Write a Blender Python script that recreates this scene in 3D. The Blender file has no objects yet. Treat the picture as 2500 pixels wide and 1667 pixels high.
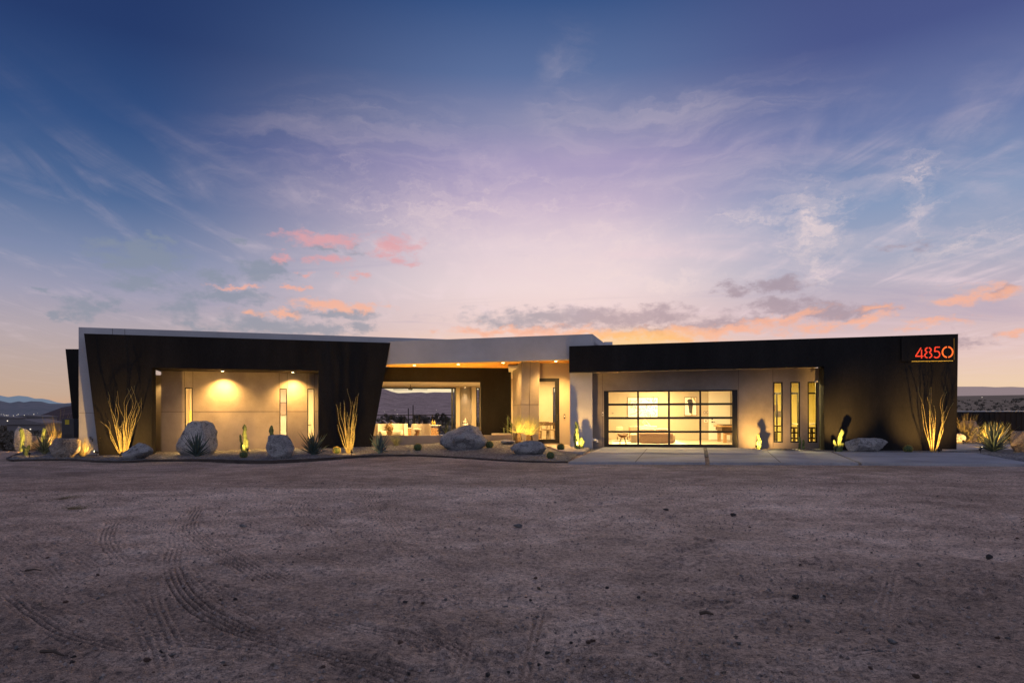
import bpy, bmesh, math, random
import numpy as np
from mathutils import Vector, Matrix, noise as mnoise

random.seed(7)
scn = bpy.context.scene
COL = scn.collection
R = math.radians

# ------------------------------------------------------------------ measuring helpers
# The photograph was taken with a level camera 1.24 m above the garage floor; these turn
# a measured sight line into a point on a known wall or on the ground.
F, HY, CX, ROLL, CZ = 1600.0, 1012.0, 1250.0, 0.0035, 1.24

def ray(px, py):
    dx, dy = px - CX, py - HY
    return (dx - ROLL*dy)/F, -(dy + ROLL*dx)/F

def at(px, py, Y):
    a, b = ray(px, py)
    return Vector((a*Y, Y, CZ + b*Y))

def atz(px, py, z):
    a, b = ray(px, py)
    Y = (z - CZ)/b
    return Vector((a*Y, Y, z))

def sst(a, b, x):
    t = min(1.0, max(0.0, (x - a)/(b - a)))
    return t*t*(3 - 2*t)

class Wall:
    """vertical plane: s runs along it, d goes away from the street, z is up"""
    def __init__(self, x, y, deg):
        self.A = (x, y)
        a = R(deg)
        self.u = (math.cos(a), math.sin(a))
        self.n = (-math.sin(a), math.cos(a))
        self.ang = a
    def sz(self, px, py, d=0.0):
        a, b = ray(px, py)
        n, u, A = self.n, self.u, self.A
        Y = (d + A[0]*n[0] + A[1]*n[1])/(a*n[0] + n[1])
        return (a*Y - A[0])*u[0] + (Y - A[1])*u[1], CZ + b*Y
    def s(self, px, d=0.0, py=1012):
        return self.sz(px, py, d)[0]
    def z(self, px, py, d=0.0):
        return self.sz(px, py, d)[1]
    def pt(self, s, d, z):
        return Vector((self.A[0] + s*self.u[0] + d*self.n[0], self.A[1] + s*self.u[1] + d*self.n[1], z))

# ------------------------------------------------------------------ mesh builder
def wloc(o):
    v = Vector((0, 0, 0))
    while o is not None:
        v += o.location
        o = o.parent
    return v

class MB:
    def __init__(self):
        self.v, self.f = [], []
        self.M = None
    def add(self, vs, fs):
        n = len(self.v)
        if self.M is not None:
            vs = [self.M @ Vector(p) for p in vs]
        self.v.extend([tuple(p) for p in vs])
        self.f.extend([tuple(i + n for i in q) for q in fs])
        return self
    def prism(self, poly, off):
        off = Vector(off)
        p = [Vector(q) for q in poly]
        n = len(p)
        fs = [tuple(range(n)), tuple(range(2*n - 1, n - 1, -1))]
        for i in range(n):
            j = (i + 1) % n
            fs.append((j, i, i + n, j + n))
        return self.add(p + [q + off for q in p], fs)
    def slab(self, W, poly, d0, d1):
        return self.prism([W.pt(s, d0, z) for s, z in poly], W.pt(0, d1, 0) - W.pt(0, d0, 0))
    def box(self, W, s0, s1, d0, d1, z0, z1):
        return self.slab(W, [(s0, z0), (s1, z0), (s1, z1), (s0, z1)], d0, d1)
    def cube(self, c, sz):
        x, y, z = c
        a, b, h = sz[0]/2, sz[1]/2, sz[2]/2
        return self.prism([(x-a, y-b, z-h), (x+a, y-b, z-h), (x+a, y+b, z-h), (x-a, y+b, z-h)], (0, 0, sz[2]))
    def rbox(self, c, sz, r=0.03, seg=3, subdiv=0, bulge=0.0):
        bm = bmesh.new()
        bmesh.ops.create_cube(bm, size=1.0)
        for v in bm.verts:
            v.co = Vector((v.co.x*sz[0], v.co.y*sz[1], v.co.z*sz[2]))
        bmesh.ops.bevel(bm, geom=list(bm.edges), offset=min(r, min(sz)*0.49), segments=seg, affect='EDGES', profile=0.5)
        bm.verts.ensure_lookup_table()
        vs = [v.co + Vector(c) for v in bm.verts]
        fs = [tuple(v.index for v in q.verts) for q in bm.faces]
        bm.free()
        return self.add(vs, fs)
    def tube(self, pts, rad, n=6):
        pts = [Vector(p) for p in pts]
        if not hasattr(rad, '__len__'):
            rad = [rad]*len(pts)
        vs, fs = [], []
        ref = None
        for i, p in enumerate(pts):
            t = (pts[min(i+1, len(pts)-1)] - pts[max(i-1, 0)])
            if t.length < 1e-9: t = Vector((0, 0, 1))
            t.normalize()
            if ref is None:
                ref = Vector((1, 0, 0)) if abs(t.x) < 0.8 else Vector((0, 1, 0))
            a = (ref - t*ref.dot(t)).normalized()
            b = t.cross(a)
            ref = a
            for k in range(n):
                th = 2*math.pi*k/n
                vs.append(p + (a*math.cos(th) + b*math.sin(th))*rad[i])
        m = len(pts)
        for i in range(m-1):
            for k in range(n):
                k2 = (k+1) % n
                fs.append((i*n+k, i*n+k2, (i+1)*n+k2, (i+1)*n+k))
        fs.append(tuple(range(n-1, -1, -1)))
        fs.append(tuple((m-1)*n + k for k in range(n)))
        return self.add(vs, fs)
    def lathe(self, prof, c=(0, 0, 0), n=20):
        """prof: list of (r,z) bottom to top"""
        vs, fs = [], []
        c = Vector(c)
        for r, z in prof:
            for k in range(n):
                th = 2*math.pi*k/n
                vs.append(c + Vector((r*math.cos(th), r*math.sin(th), z)))
        m = len(prof)
        for i in range(m-1):
            for k in range(n):
                k2 = (k+1) % n
                fs.append((i*n+k, i*n+k2, (i+1)*n+k2, (i+1)*n+k))
        fs.append(tuple(range(n-1, -1, -1)))
        fs.append(tuple((m-1)*n + k for k in range(n)))
        return self.add(vs, fs)
    def arc(self, c, r0, r1, a0, a1, z0, z1, n=14):
        vs, fs = [], []
        for i in range(n+1):
            th = R(a0 + (a1-a0)*i/n)
            cs, sn = math.cos(th), math.sin(th)
            for r, z in ((r0, z0), (r1, z0), (r1 - 0.03, z1), (r0 + 0.03, z1)):
                vs.append((c[0]+r*cs, c[1]+r*sn, c[2]+z))
        for i in range(n):
            for k in range(4):
                k2 = (k+1) % 4
                fs.append((i*4+k, i*4+k2, (i+1)*4+k2, (i+1)*4+k))
        fs.append((3, 2, 1, 0)); fs.append((n*4, n*4+1, n*4+2, n*4+3))
        return self.add(vs, fs)
    def holes(self, W, s0, s1, z0, z1, d0, d1, holes):
        """wall with rectangular openings, reveals included"""
        S = sorted(set([s0, s1] + [h for q in holes for h in (q[0], q[1]) if s0 < h < s1]))
        Z = sorted(set([z0, z1] + [h for q in holes for h in (q[2], q[3]) if z0 < h < z1]))
        def solid(i, j):
            if i < 0 or j < 0 or i >= len(S)-1 or j >= len(Z)-1: return False
            a, b = (S[i]+S[i+1])/2, (Z[j]+Z[j+1])/2
            return not any(q[0] < a < q[1] and q[2] < b < q[3] for q in holes)
        def quad(p): self.add(p, [(0, 1, 2, 3)])
        for i in range(len(S)-1):
            for j in range(len(Z)-1):
                if not solid(i, j): continue
                a, b, c, e = S[i], S[i+1], Z[j], Z[j+1]
                P = W.pt
                quad([P(a, d0, c), P(b, d0, c), P(b, d0, e), P(a, d0, e)])
                quad([P(b, d1, c), P(a, d1, c), P(a, d1, e), P(b, d1, e)])
                if not solid(i-1, j): quad([P(a, d1, c), P(a, d0, c), P(a, d0, e), P(a, d1, e)])
                if not solid(i+1, j): quad([P(b, d0, c), P(b, d1, c), P(b, d1, e), P(b, d0, e)])
                if not solid(i, j-1): quad([P(a, d1, c), P(b, d1, c), P(b, d0, c), P(a, d0, c)])
                if not solid(i, j+1): quad([P(a, d0, e), P(b, d0, e), P(b, d1, e), P(a, d1, e)])
        return self
    def build(self, name, mat, parent=None, loc=None, smooth=False, fix=True, rot=None):
        me = bpy.data.meshes.new(name)
        o = bpy.data.objects.new(name, me)
        COL.objects.link(o)
        if parent is not None:
            o.parent = parent
        base = Vector((0, 0, 0))
        if loc is not None:
            o.location = loc
        base = wloc(o)
        me.from_pydata([(p[0]-base.x, p[1]-base.y, p[2]-base.z) for p in self.v], [], self.f)
        if fix and len(self.f) < 60000:
            bm = bmesh.new(); bm.from_mesh(me)
            bmesh.ops.remove_doubles(bm, verts=bm.verts, dist=1e-5)
            bmesh.ops.recalc_face_normals(bm, faces=bm.faces)
            bm.to_mesh(me); bm.free()
        me.materials.append(mat)
        if smooth:
            me.polygons.foreach_set('use_smooth', [True]*len(me.polygons))
        me.update()
        return o

def tag(o, label=None, cat=None, group=None, kind=None):
    if label: o['label'] = label
    if cat: o['category'] = cat
    if group: o['group'] = group
    if kind: o['kind'] = kind
    return o

def thing(name, label, cat, loc=(0, 0, 0), group=None):
    o = bpy.data.objects.new(name, None)
    o.empty_display_size = 0.2
    COL.objects.link(o)
    o.location = loc
    return tag(o, label, cat, group)

def dup(root, loc, rotz=0.0, label=None, scale=None):
    def cp(o, par):
        c = o.copy(); COL.objects.link(c); c.parent = par
        for ch in list(o.children): cp(ch, c)
        return c
    r = cp(root, None)
    r.location = loc; r.rotation_euler = (0, 0, rotz)
    if scale: r.scale = (scale,)*3
    if label: r['label'] = label
    return r

# ------------------------------------------------------------------ materials
def nodes(name):
    m = bpy.data.materials.new(name)
    m.use_nodes = True
    nt = m.node_tree
    return m, nt, nt.nodes['Principled BSDF'], nt.nodes['Material Output']

def add(nt, t, **kw):
    n = nt.nodes.new(t)
    for k, v in kw.items():
        if k.startswith('i_'):
            key = k[2:]
            key = int(key) if key.isdigit() else key
            n.inputs[key].default_value = v
        else:
            setattr(n, k, v)
    return n

def ramp(nt, stops, interp='LINEAR'):
    n = nt.nodes.new('ShaderNodeValToRGB')
    cr = n.color_ramp
    cr.interpolation = interp
    while len(cr.elements) < len(stops): cr.elements.new(0.5)
    for e, (p, c) in zip(cr.elements, stops):
        e.position = p
        e.color = (c[0], c[1], c[2], 1)
    return n

def mat(name, col, rough=0.85, var=0.18, vs=1.2, bump=0.15, bs=40.0, spec=0.3, metal=0.0, col2=None, fine=0.0, fs=90.0, dist=0.02, stretch=None):
    """noise-mottled procedural surface with bump"""
    m, nt, b, out = nodes(name)
    L = nt.links.new
    tc = add(nt, 'ShaderNodeTexCoord')
    src = tc.outputs['Object']
    if stretch:
        mp = add(nt, 'ShaderNodeMapping'); mp.inputs['Scale'].default_value = stretch
        L(src, mp.inputs['Vector']); src = mp.outputs['Vector']
    n1 = add(nt, 'ShaderNodeTexNoise', i_Scale=vs, i_Detail=6.0, i_Roughness=0.62)
    L(src, n1.inputs['Vector'])
    c2 = col2 or tuple(min(1, c*(1+var)) for c in col)
    c1 = tuple(c*(1-var) for c in col)
    rp = ramp(nt, [(0.32, c1), (0.68, c2)])
    L(n1.outputs['Fac'], rp.inputs['Fac'])
    cs = rp.outputs['Color']
    if fine:
        n3 = add(nt, 'ShaderNodeTexNoise', i_Scale=fs, i_Detail=3.0)
        L(src, n3.inputs['Vector'])
        mr = add(nt, 'ShaderNodeMapRange', i_1=0.3, i_2=0.7, i_3=1-fine, i_4=1+fine)
        L(n3.outputs['Fac'], mr.inputs[0])
        mx = add(nt, 'ShaderNodeMix', data_type='RGBA', blend_type='MULTIPLY')
        mx.inputs[0].default_value = 1
        L(cs, mx.inputs[6]); L(mr.outputs[0], mx.inputs[7])
        cs = mx.outputs[2]
    L(cs, b.inputs['Base Color'])
    b.inputs['Roughness'].default_value = rough
    b.inputs['Specular IOR Level'].default_value = spec
    b.inputs['Metallic'].default_value = metal
    if bump:
        n2 = add(nt, 'ShaderNodeTexNoise', i_Scale=bs, i_Detail=5.0, i_Roughness=0.6)
        L(src, n2.inputs['Vector'])
        bp = add(nt, 'ShaderNodeBump', i_Strength=bump, i_Distance=dist)
        L(n2.outputs['Fac'], bp.inputs['Height'])
        L(bp.outputs['Normal'], b.inputs['Normal'])
    return m

def emis(name, col, strength):
    m, nt, b, out = nodes(name)
    b.inputs['Base Color'].default_value = (*col, 1)
    b.inputs['Emission Color'].default_value = (*col, 1)
    b.inputs['Emission Strength'].default_value = strength
    return m

def glass_mat():
    m, nt, b, out = nodes('window_glass')
    nt.nodes.remove(b)
    L = nt.links.new
    tr = add(nt, 'ShaderNodeBsdfTransparent'); tr.inputs[0].default_value = (0.93, 0.95, 0.94, 1)
    gl = add(nt, 'ShaderNodeBsdfGlossy'); gl.inputs['Roughness'].default_value = 0.02
    lw = add(nt, 'ShaderNodeFresnel'); lw.inputs[0].default_value = 1.5
    mx = add(nt, 'ShaderNodeMixShader')
    L(lw.outputs[0], mx.inputs[0]); L(tr.outputs[0], mx.inputs[1]); L(gl.outputs[0], mx.inputs[2])
    L(mx.outputs[0], out.inputs['Surface'])
    return m

M = {}
M['black'] = mat('black_stucco', (0.0088, 0.0080, 0.0078), 0.8, 0.5, 0.9, 0.35, 55, 0.25, fine=0.3, fs=30, stretch=(1.3, 1.3, 0.35))
M['white'] = mat('white_stucco', (0.47, 0.47, 0.48), 0.9, 0.10, 0.8, 0.4, 60, 0.2, fine=0.08, fs=60)
M['beige'] = mat('beige_plaster', (0.42, 0.355, 0.285), 0.85, 0.2, 0.9, 0.18, 25, 0.25, fine=0.06, fs=45)
M['taupe'] = mat('taupe_plaster', (0.27, 0.235, 0.205), 0.85, 0.22, 0.8, 0.18, 25, 0.25, fine=0.07, fs=45)
M['gold'] = mat('cream_plaster', (0.50, 0.43, 0.34), 0.85, 0.1, 0.9, 0.15, 25, 0.25, fine=0.04)
M['joint'] = mat('joint_line', (0.10, 0.085, 0.07), 0.9, 0.1)
M['djoint'] = mat('dark_joint_line', (0.006, 0.006, 0.006), 0.9, 0.1)
M['metal'] = mat('black_metal', (0.008, 0.008, 0.008), 0.45, 0.2, 3, 0.05, 60, 0.4)
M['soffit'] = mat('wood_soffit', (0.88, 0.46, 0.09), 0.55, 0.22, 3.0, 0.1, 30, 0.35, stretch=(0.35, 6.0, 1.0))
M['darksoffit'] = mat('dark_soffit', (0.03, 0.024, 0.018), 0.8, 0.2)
M['room'] = mat('room_paint', (0.46, 0.40, 0.31), 0.9, 0.04, 0.5, 0.03, 60, 0.2)
M['study'] = mat('study_paint', (0.64, 0.55, 0.22), 0.9, 0.04, 0.5, 0.03, 60, 0.2)
M['ceil'] = mat('ceiling_paint', (0.75, 0.72, 0.66), 0.9, 0.03, 0.5, 0.02, 60, 0.2)
M['floor'] = mat('room_floor', (0.40, 0.33, 0.25), 0.4, 0.15, 1.5, 0.03, 20, 0.4)
M['doorwhite'] = mat('white_paint', (0.85, 0.83, 0.78), 0.5, 0.03, 0.5, 0.0)
M['concrete'] = mat('driveway_concrete', (0.34, 0.34, 0.355), 0.75, 0.26, 0.7, 0.12, 60, 0.3, fine=0.10, fs=25)
M['path'] = mat('path_concrete', (0.42, 0.38, 0.34), 0.8, 0.14, 0.7, 0.12, 60, 0.3, fine=0.08, fs=25)
M['edging'] = mat('steel_edging', (0.05, 0.038, 0.032), 0.7, 0.4, 3, 0.1, 40, 0.3)
M['glass'] = glass_mat()
M['lamp'] = emis('lamp_glow', (1.0, 0.80, 0.45), 25.0)
M['lampoff'] = mat('lamp_trim', (0.05, 0.045, 0.04), 0.5, 0.1)
M['sign'] = emis('sign_red', (1.0, 0.06, 0.018), 0.70)
M['sign0'] = emis('sign_orange', (1.0, 0.16, 0.02), 0.95)
M['strip'] = emis('light_strip', (1.0, 0.56, 0.07), 0.75)
M['adduplight'] = emis('added_uplight_glow', (1.0, 0.58, 0.12), 2.0)
M['stripdim'] = emis('light_strip_dim', (1.0, 0.50, 0.05), 0.35)
M['cane'] = mat('ocotillo_cane', (0.25, 0.215, 0.10), 0.9, 0.45, 9, 0.6, 50, 0.15)
M['leaf'] = mat('ocotillo_leaf', (0.20, 0.20, 0.07), 0.8, 0.3, 9, 0)
M['agave'] = mat('agave_leaf', (0.055, 0.085, 0.072), 0.5, 0.25, 6, 0.1, 20, 0.4)
M['agavelue'] = mat('blue_agave_leaf', (0.07, 0.125, 0.13), 0.5, 0.2, 6, 0.1, 20, 0.4)
M['yucca'] = mat('yucca_leaf', (0.36, 0.35, 0.14), 0.6, 0.3, 8, 0)
M['grassm'] = mat('dry_grass', (0.24, 0.20, 0.09), 0.8, 0.3, 10, 0)
M['trunk'] = mat('yucca_trunk', (0.075, 0.052, 0.034), 0.9, 0.35, 14, 0.8, 40, 0.1)
M['cactus'] = mat('cactus_skin', (0.11, 0.15, 0.06), 0.7, 0.3, 10, 0.4, 40, 0.25)
M['barrel'] = mat('barrel_cactus_skin', (0.06, 0.10, 0.045), 0.75, 0.25, 10, 0.3, 40, 0.2)
M['spine'] = mat('cactus_spines', (0.50, 0.38, 0.10), 0.8, 0.3, 30, 0)
M['boucle'] = mat('cream_boucle', (0.62, 0.57, 0.48), 0.95, 0.06, 30, 0.8, 90, 0.1)
M['sofa'] = mat('tan_upholstery', (0.30, 0.20, 0.145), 0.9, 0.10, 20, 0.3, 90, 0.15)
M['cushion'] = mat('cream_cushion', (0.55, 0.46, 0.35), 0.95, 0.06, 20, 0.3, 90, 0.1)
M['rug'] = mat('cream_rug', (0.66, 0.62, 0.55), 0.98, 0.06, 20, 0.5, 120, 0.05)
M['wood'] = mat('oak_wood', (0.36, 0.22, 0.11), 0.55, 0.3, 2.5, 0.1, 30, 0.3, stretch=(1, 1, 8))
M['dkwood'] = mat('dark_wood', (0.09, 0.055, 0.03), 0.5, 0.3, 3, 0.1, 30, 0.3)
M['rattan'] = mat('rattan', (0.22, 0.11, 0.05), 0.7, 0.25, 15, 0.2)
M['ceramic'] = mat('white_ceramic', (0.75, 0.72, 0.66), 0.5, 0.04, 5, 0.05)
M['bottle'] = mat('amber_bottle', (0.5, 0.33, 0.06), 0.15, 0.1, 5, 0, spec=0.6)
M['slingc'] = mat('grey_sling', (0.17, 0.135, 0.14), 0.8, 0.1, 20, 0.1)
M['pvc'] = mat('white_pipe', (0.75, 0.74, 0.72), 0.5, 0.05, 5, 0)
M['cabinet'] = mat('cabinet_grey', (0.035, 0.042, 0.055), 0.5, 0.15, 3, 0.05, 40)
M['yellow'] = mat('yellow_label', (0.34, 0.31, 0.03), 0.6, 0.05, 5, 0)
M['fence'] = mat('dark_steel_fence', (0.016, 0.011, 0.009), 0.7, 0.3, 1.5, 0.15, 30)
M['canvas'] = mat('canvas_white', (0.82, 0.80, 0.74), 0.9, 0.03, 3, 0.1, 80)
M['inkdark'] = mat('dark_paint_stroke', (0.05, 0.045, 0.05), 0.8, 0.2, 8, 0)
M['inkbeige'] = mat('ochre_paint_stroke', (0.45, 0.33, 0.16), 0.8, 0.3, 8, 0)
M['stick'] = mat('dry_stick', (0.06, 0.045, 0.035), 0.9, 0.3, 20, 0.3)
M['townlight'] = emis('town_light', (1.0, 0.86, 0.66), 1.6)
M['headb'] = mat('ochre_fabric', (0.56, 0.42, 0.14), 0.9, 0.15, 6, 0.2)
M['paledoor'] = mat('pale_tan_paint', (0.58, 0.47, 0.28), 0.6, 0.06, 2, 0)
M['scrub'] = mat('desert_scrub_leaf', (0.085, 0.075, 0.058), 0.9, 0.45, 0.05, 0)
M['farhouse'] = mat('far_house_wall', (0.16, 0.15, 0.155), 0.9, 0.1, 0.2, 0)

def granite(name, a, b, seed):
    m, nt, bs, out = nodes(name)
    L = nt.links.new
    tc = add(nt, 'ShaderNodeTexCoord')
    mp = add(nt, 'ShaderNodeMapping'); mp.inputs['Location'].default_value = (seed*3.7, seed*1.3, seed*2.1)
    L(tc.outputs['Object'], mp.inputs['Vector'])
    n1 = add(nt, 'ShaderNodeTexNoise', i_Scale=1.6, i_Detail=8.0, i_Roughness=0.65, i_Distortion=0.6)
    n2 = add(nt, 'ShaderNodeTexNoise', i_Scale=38.0, i_Detail=4.0, i_Roughness=0.7)
    n3 = add(nt, 'ShaderNodeTexNoise', i_Scale=5.0, i_Detail=8.0, i_Roughness=0.75, i_Distortion=1.5)
    for n in (n1, n2, n3): L(mp.outputs[0], n.inputs['Vector'])
    r1 = ramp(nt, [(0.30, a), (0.55, b), (0.72, tuple(min(1, c*1.25) for c in b))])
    L(n1.outputs['Fac'], r1.inputs['Fac'])
    r2 = ramp(nt, [(0.33, (0.25, 0.25, 0.27)), (0.5, (0.95, 0.95, 0.95)), (0.68, (1.4, 1.36, 1.3))])
    L(n2.outputs['Fac'], r2.inputs['Fac'])
    r3 = ramp(nt, [(0.38, (0.30, 0.29, 0.29)), (0.49, (1, 1, 1))])
    L(n3.outputs['Fac'], r3.inputs['Fac'])
    x1 = add(nt, 'ShaderNodeMix', data_type='RGBA', blend_type='MULTIPLY'); x1.inputs[0].default_value = 0.85
    x2 = add(nt, 'ShaderNodeMix', data_type='RGBA', blend_type='MULTIPLY'); x2.inputs[0].default_value = 0.8
    L(r1.outputs[0], x1.inputs[6]); L(r2.outputs[0], x1.inputs[7])
    L(x1.outputs[2], x2.inputs[6]); L(r3.outputs[0], x2.inputs[7])
    L(x2.outputs[2], bs.inputs['Base Color'])
    bs.inputs['Roughness'].default_value = 0.85
    bs.inputs['Specular IOR Level'].default_value = 0.25
    mx = add(nt, 'ShaderNodeMath', operation='ADD')
    L(n3.outputs['Fac'], mx.inputs[0]); L(n2.outputs['Fac'], mx.inputs[1])
    bp = add(nt, 'ShaderNodeBump', i_Strength=1.0, i_Distance=0.06)
    L(mx.outputs[0], bp.inputs['Height']); L(bp.outputs[0], bs.inputs['Normal'])
    return m
M['granite'] = granite('grey_granite', (0.23, 0.225, 0.23), (0.46, 0.45, 0.44), 1)
M['granite2'] = granite('pale_granite', (0.32, 0.30, 0.28), (0.56, 0.53, 0.49), 2)
M['granite3'] = granite('warm_granite', (0.22, 0.18, 0.15), (0.42, 0.36, 0.30), 3)

def gravel_mat():
    m, nt, b, out = nodes('decorative_gravel')
    L = nt.links.new
    tc = add(nt, 'ShaderNodeTexCoord')
    v1 = add(nt, 'ShaderNodeTexVoronoi', i_Scale=24.0)
    n0 = add(nt, 'ShaderNodeTexNoise', i_Scale=0.8, i_Detail=5.0)
    n1 = add(nt, 'ShaderNodeTexNoise', i_Scale=9.0, i_Detail=4.0)
    for n in (v1, n0, n1): L(tc.outputs['Object'], n.inputs['Vector'])
    sp = add(nt, 'ShaderNodeSeparateColor'); L(v1.outputs['Color'], sp.inputs[0])
    rp = ramp(nt, [(0.0, (0.04, 0.041, 0.044)), (0.45, (0.125, 0.127, 0.135)), (0.85, (0.235, 0.235, 0.245)), (1.0, (0.42, 0.41, 0.41))])
    L(sp.outputs[0], rp.inputs['Fac'])
    r2 = ramp(nt, [(0.3, (0.78, 0.76, 0.74)), (0.7, (1.12, 1.1, 1.06))]); L(n0.outputs['Fac'], r2.inputs['Fac'])
    x = add(nt, 'ShaderNodeMix', data_type='RGBA', blend_type='MULTIPLY'); x.inputs[0].default_value = 1
    L(rp.outputs[0], x.inputs[6]); L(r2.outputs[0], x.inputs[7])
    L(x.outputs[2], b.inputs['Base Color'])
    b.inputs['Roughness'].default_value = 0.9
    mth = add(nt, 'ShaderNodeMath', operation='MULTIPLY_ADD'); mth.inputs[1].default_value = -1.0
    L(v1.outputs['Distance'], mth.inputs[0]); L(n1.outputs['Fac'], mth.inputs[2])
    bp = add(nt, 'ShaderNodeBump', i_Strength=0.9, i_Distance=0.03)
    L(mth.outputs[0], bp.inputs['Height']); L(bp.outputs[0], b.inputs['Normal'])
    return m
M['gravel'] = gravel_mat()

def dirt_mat():
    m, nt, b, out = nodes('packed_desert_dirt')
    L = nt.links.new
    tc = add(nt, 'ShaderNodeTexCoord')
    O = tc.outputs['Object']
    na = add(nt, 'ShaderNodeTexNoise', i_Scale=0.35, i_Detail=7.0, i_Roughness=0.6)
    mp = add(nt, 'ShaderNodeMapping'); mp.inputs['Scale'].default_value = (0.9, 1.2, 1)
    L(O, mp.inputs[0])
    nb = add(nt, 'ShaderNodeTexNoise', i_Scale=1.7, i_Detail=8.0, i_Roughness=0.68); L(mp.outputs[0], nb.inputs['Vector'])
    nc = add(nt, 'ShaderNodeTexNoise', i_Scale=26.0, i_Detail=6.0, i_Roughness=0.72)
    nd = add(nt, 'ShaderNodeTexNoise', i_Scale=150.0, i_Detail=3.0)
    vo = add(nt, 'ShaderNodeTexVoronoi', i_Scale=70.0)
    for n in (na, nc, nd, vo): L(O, n.inputs['Vector'])
    ra = ramp(nt, [(0.37, (0.195, 0.138, 0.106)), (0.50, (0.335, 0.247, 0.197)), (0.63, (0.52, 0.41, 0.34))])
    av = add(nt, 'ShaderNodeMath', operation='MULTIPLY_ADD'); av.inputs[1].default_value = 0.5
    hf = add(nt, 'ShaderNodeMath', operation='MULTIPLY'); hf.inputs[1].default_value = 0.5
    L(nb.outputs[0], hf.inputs[0]); L(na.outputs[0], av.inputs[0]); L(hf.outputs[0], av.inputs[2])
    L(av.outputs[0], ra.inputs['Fac'])
    # soil darker near and lighter midway, painting in grazing light; darker behind the crest
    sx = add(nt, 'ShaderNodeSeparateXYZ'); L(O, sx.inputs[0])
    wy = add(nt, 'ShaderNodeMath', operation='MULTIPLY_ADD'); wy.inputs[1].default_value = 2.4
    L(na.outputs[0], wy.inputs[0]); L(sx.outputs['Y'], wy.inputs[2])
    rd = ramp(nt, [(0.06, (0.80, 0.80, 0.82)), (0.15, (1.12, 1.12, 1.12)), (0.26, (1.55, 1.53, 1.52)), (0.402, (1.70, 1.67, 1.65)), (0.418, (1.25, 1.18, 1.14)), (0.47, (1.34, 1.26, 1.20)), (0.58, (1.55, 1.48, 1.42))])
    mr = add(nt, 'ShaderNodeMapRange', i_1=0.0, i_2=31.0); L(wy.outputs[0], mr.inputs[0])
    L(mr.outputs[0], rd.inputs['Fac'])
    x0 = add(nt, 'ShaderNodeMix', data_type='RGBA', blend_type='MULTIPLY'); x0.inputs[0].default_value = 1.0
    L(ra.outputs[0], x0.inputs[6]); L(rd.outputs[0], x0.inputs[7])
    ncd = add(nt, 'ShaderNodeMath', operation='MULTIPLY_ADD'); ncd.inputs[1].default_value = 0.42; L(nd.outputs[0], ncd.inputs[0])
    nch = add(nt, 'ShaderNodeMath', operation='MULTIPLY'); nch.inputs[1].default_value = 0.58; L(nc.outputs[0], nch.inputs[0]); L(nch.outputs[0], ncd.inputs[2])
    rc = ramp(nt, [(0.38, (0.28, 0.27, 0.28)), (0.485, (0.95, 0.95, 0.95)), (0.60, (1.75, 1.72, 1.68))]); L(ncd.outputs[0], rc.inputs['Fac'])
    x1 = add(nt, 'ShaderNodeMix', data_type='RGBA', blend_type='MULTIPLY'); x1.inputs[0].default_value = 1.0
    L(x0.outputs[2], x1.inputs[6]); L(rc.outputs[0], x1.inputs[7])
    sc = add(nt, 'ShaderNodeSeparateColor'); L(vo.outputs['Color'], sc.inputs[0])
    rv = ramp(nt, [(0.0, (0.62, 0.60, 0.60)), (0.2, (1, 1, 1)), (0.90, (1, 1, 1)), (0.97, (1.5, 1.45, 1.4))]); L(sc.outputs[0], rv.inputs['Fac'])
    x2 = add(nt, 'ShaderNodeMix', data_type='RGBA', blend_type='MULTIPLY'); x2.inputs[0].default_value = 0.5
    L(x1.outputs[2], x2.inputs[6]); L(rv.outputs[0], x2.inputs[7])
    L(x2.outputs[2], b.inputs['Base Color'])
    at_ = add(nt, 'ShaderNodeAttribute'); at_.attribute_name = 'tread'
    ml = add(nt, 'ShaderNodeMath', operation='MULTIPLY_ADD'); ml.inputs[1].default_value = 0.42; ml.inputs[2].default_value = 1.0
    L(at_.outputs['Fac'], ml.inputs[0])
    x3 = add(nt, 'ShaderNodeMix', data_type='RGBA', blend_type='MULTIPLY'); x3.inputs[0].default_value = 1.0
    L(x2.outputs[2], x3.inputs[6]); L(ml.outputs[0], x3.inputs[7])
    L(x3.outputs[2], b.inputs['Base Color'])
    b.inputs['Roughness'].default_value = 0.82
    b.inputs['Specular IOR Level'].default_value = 0.35
    s1 = add(nt, 'ShaderNodeMath', operation='MULTIPLY_ADD'); s1.inputs[1].default_value = 0.35
    L(nd.outputs[0], s1.inputs[0]); L(nc.outputs[0], s1.inputs[2])
    s2 = add(nt, 'ShaderNodeMath', operation='MULTIPLY_ADD'); s2.inputs[1].default_value = -0.45
    L(vo.outputs['Distance'], s2.inputs[0]); L(s1.outputs[0], s2.inputs[2])
    bp = add(nt, 'ShaderNodeBump', i_Strength=1.0, i_Distance=0.045)
    L(s2.outputs[0], bp.inputs['Height']); L(bp.outputs[0], b.inputs['Normal'])
    return m
M['dirt'] = dirt_mat()

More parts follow.
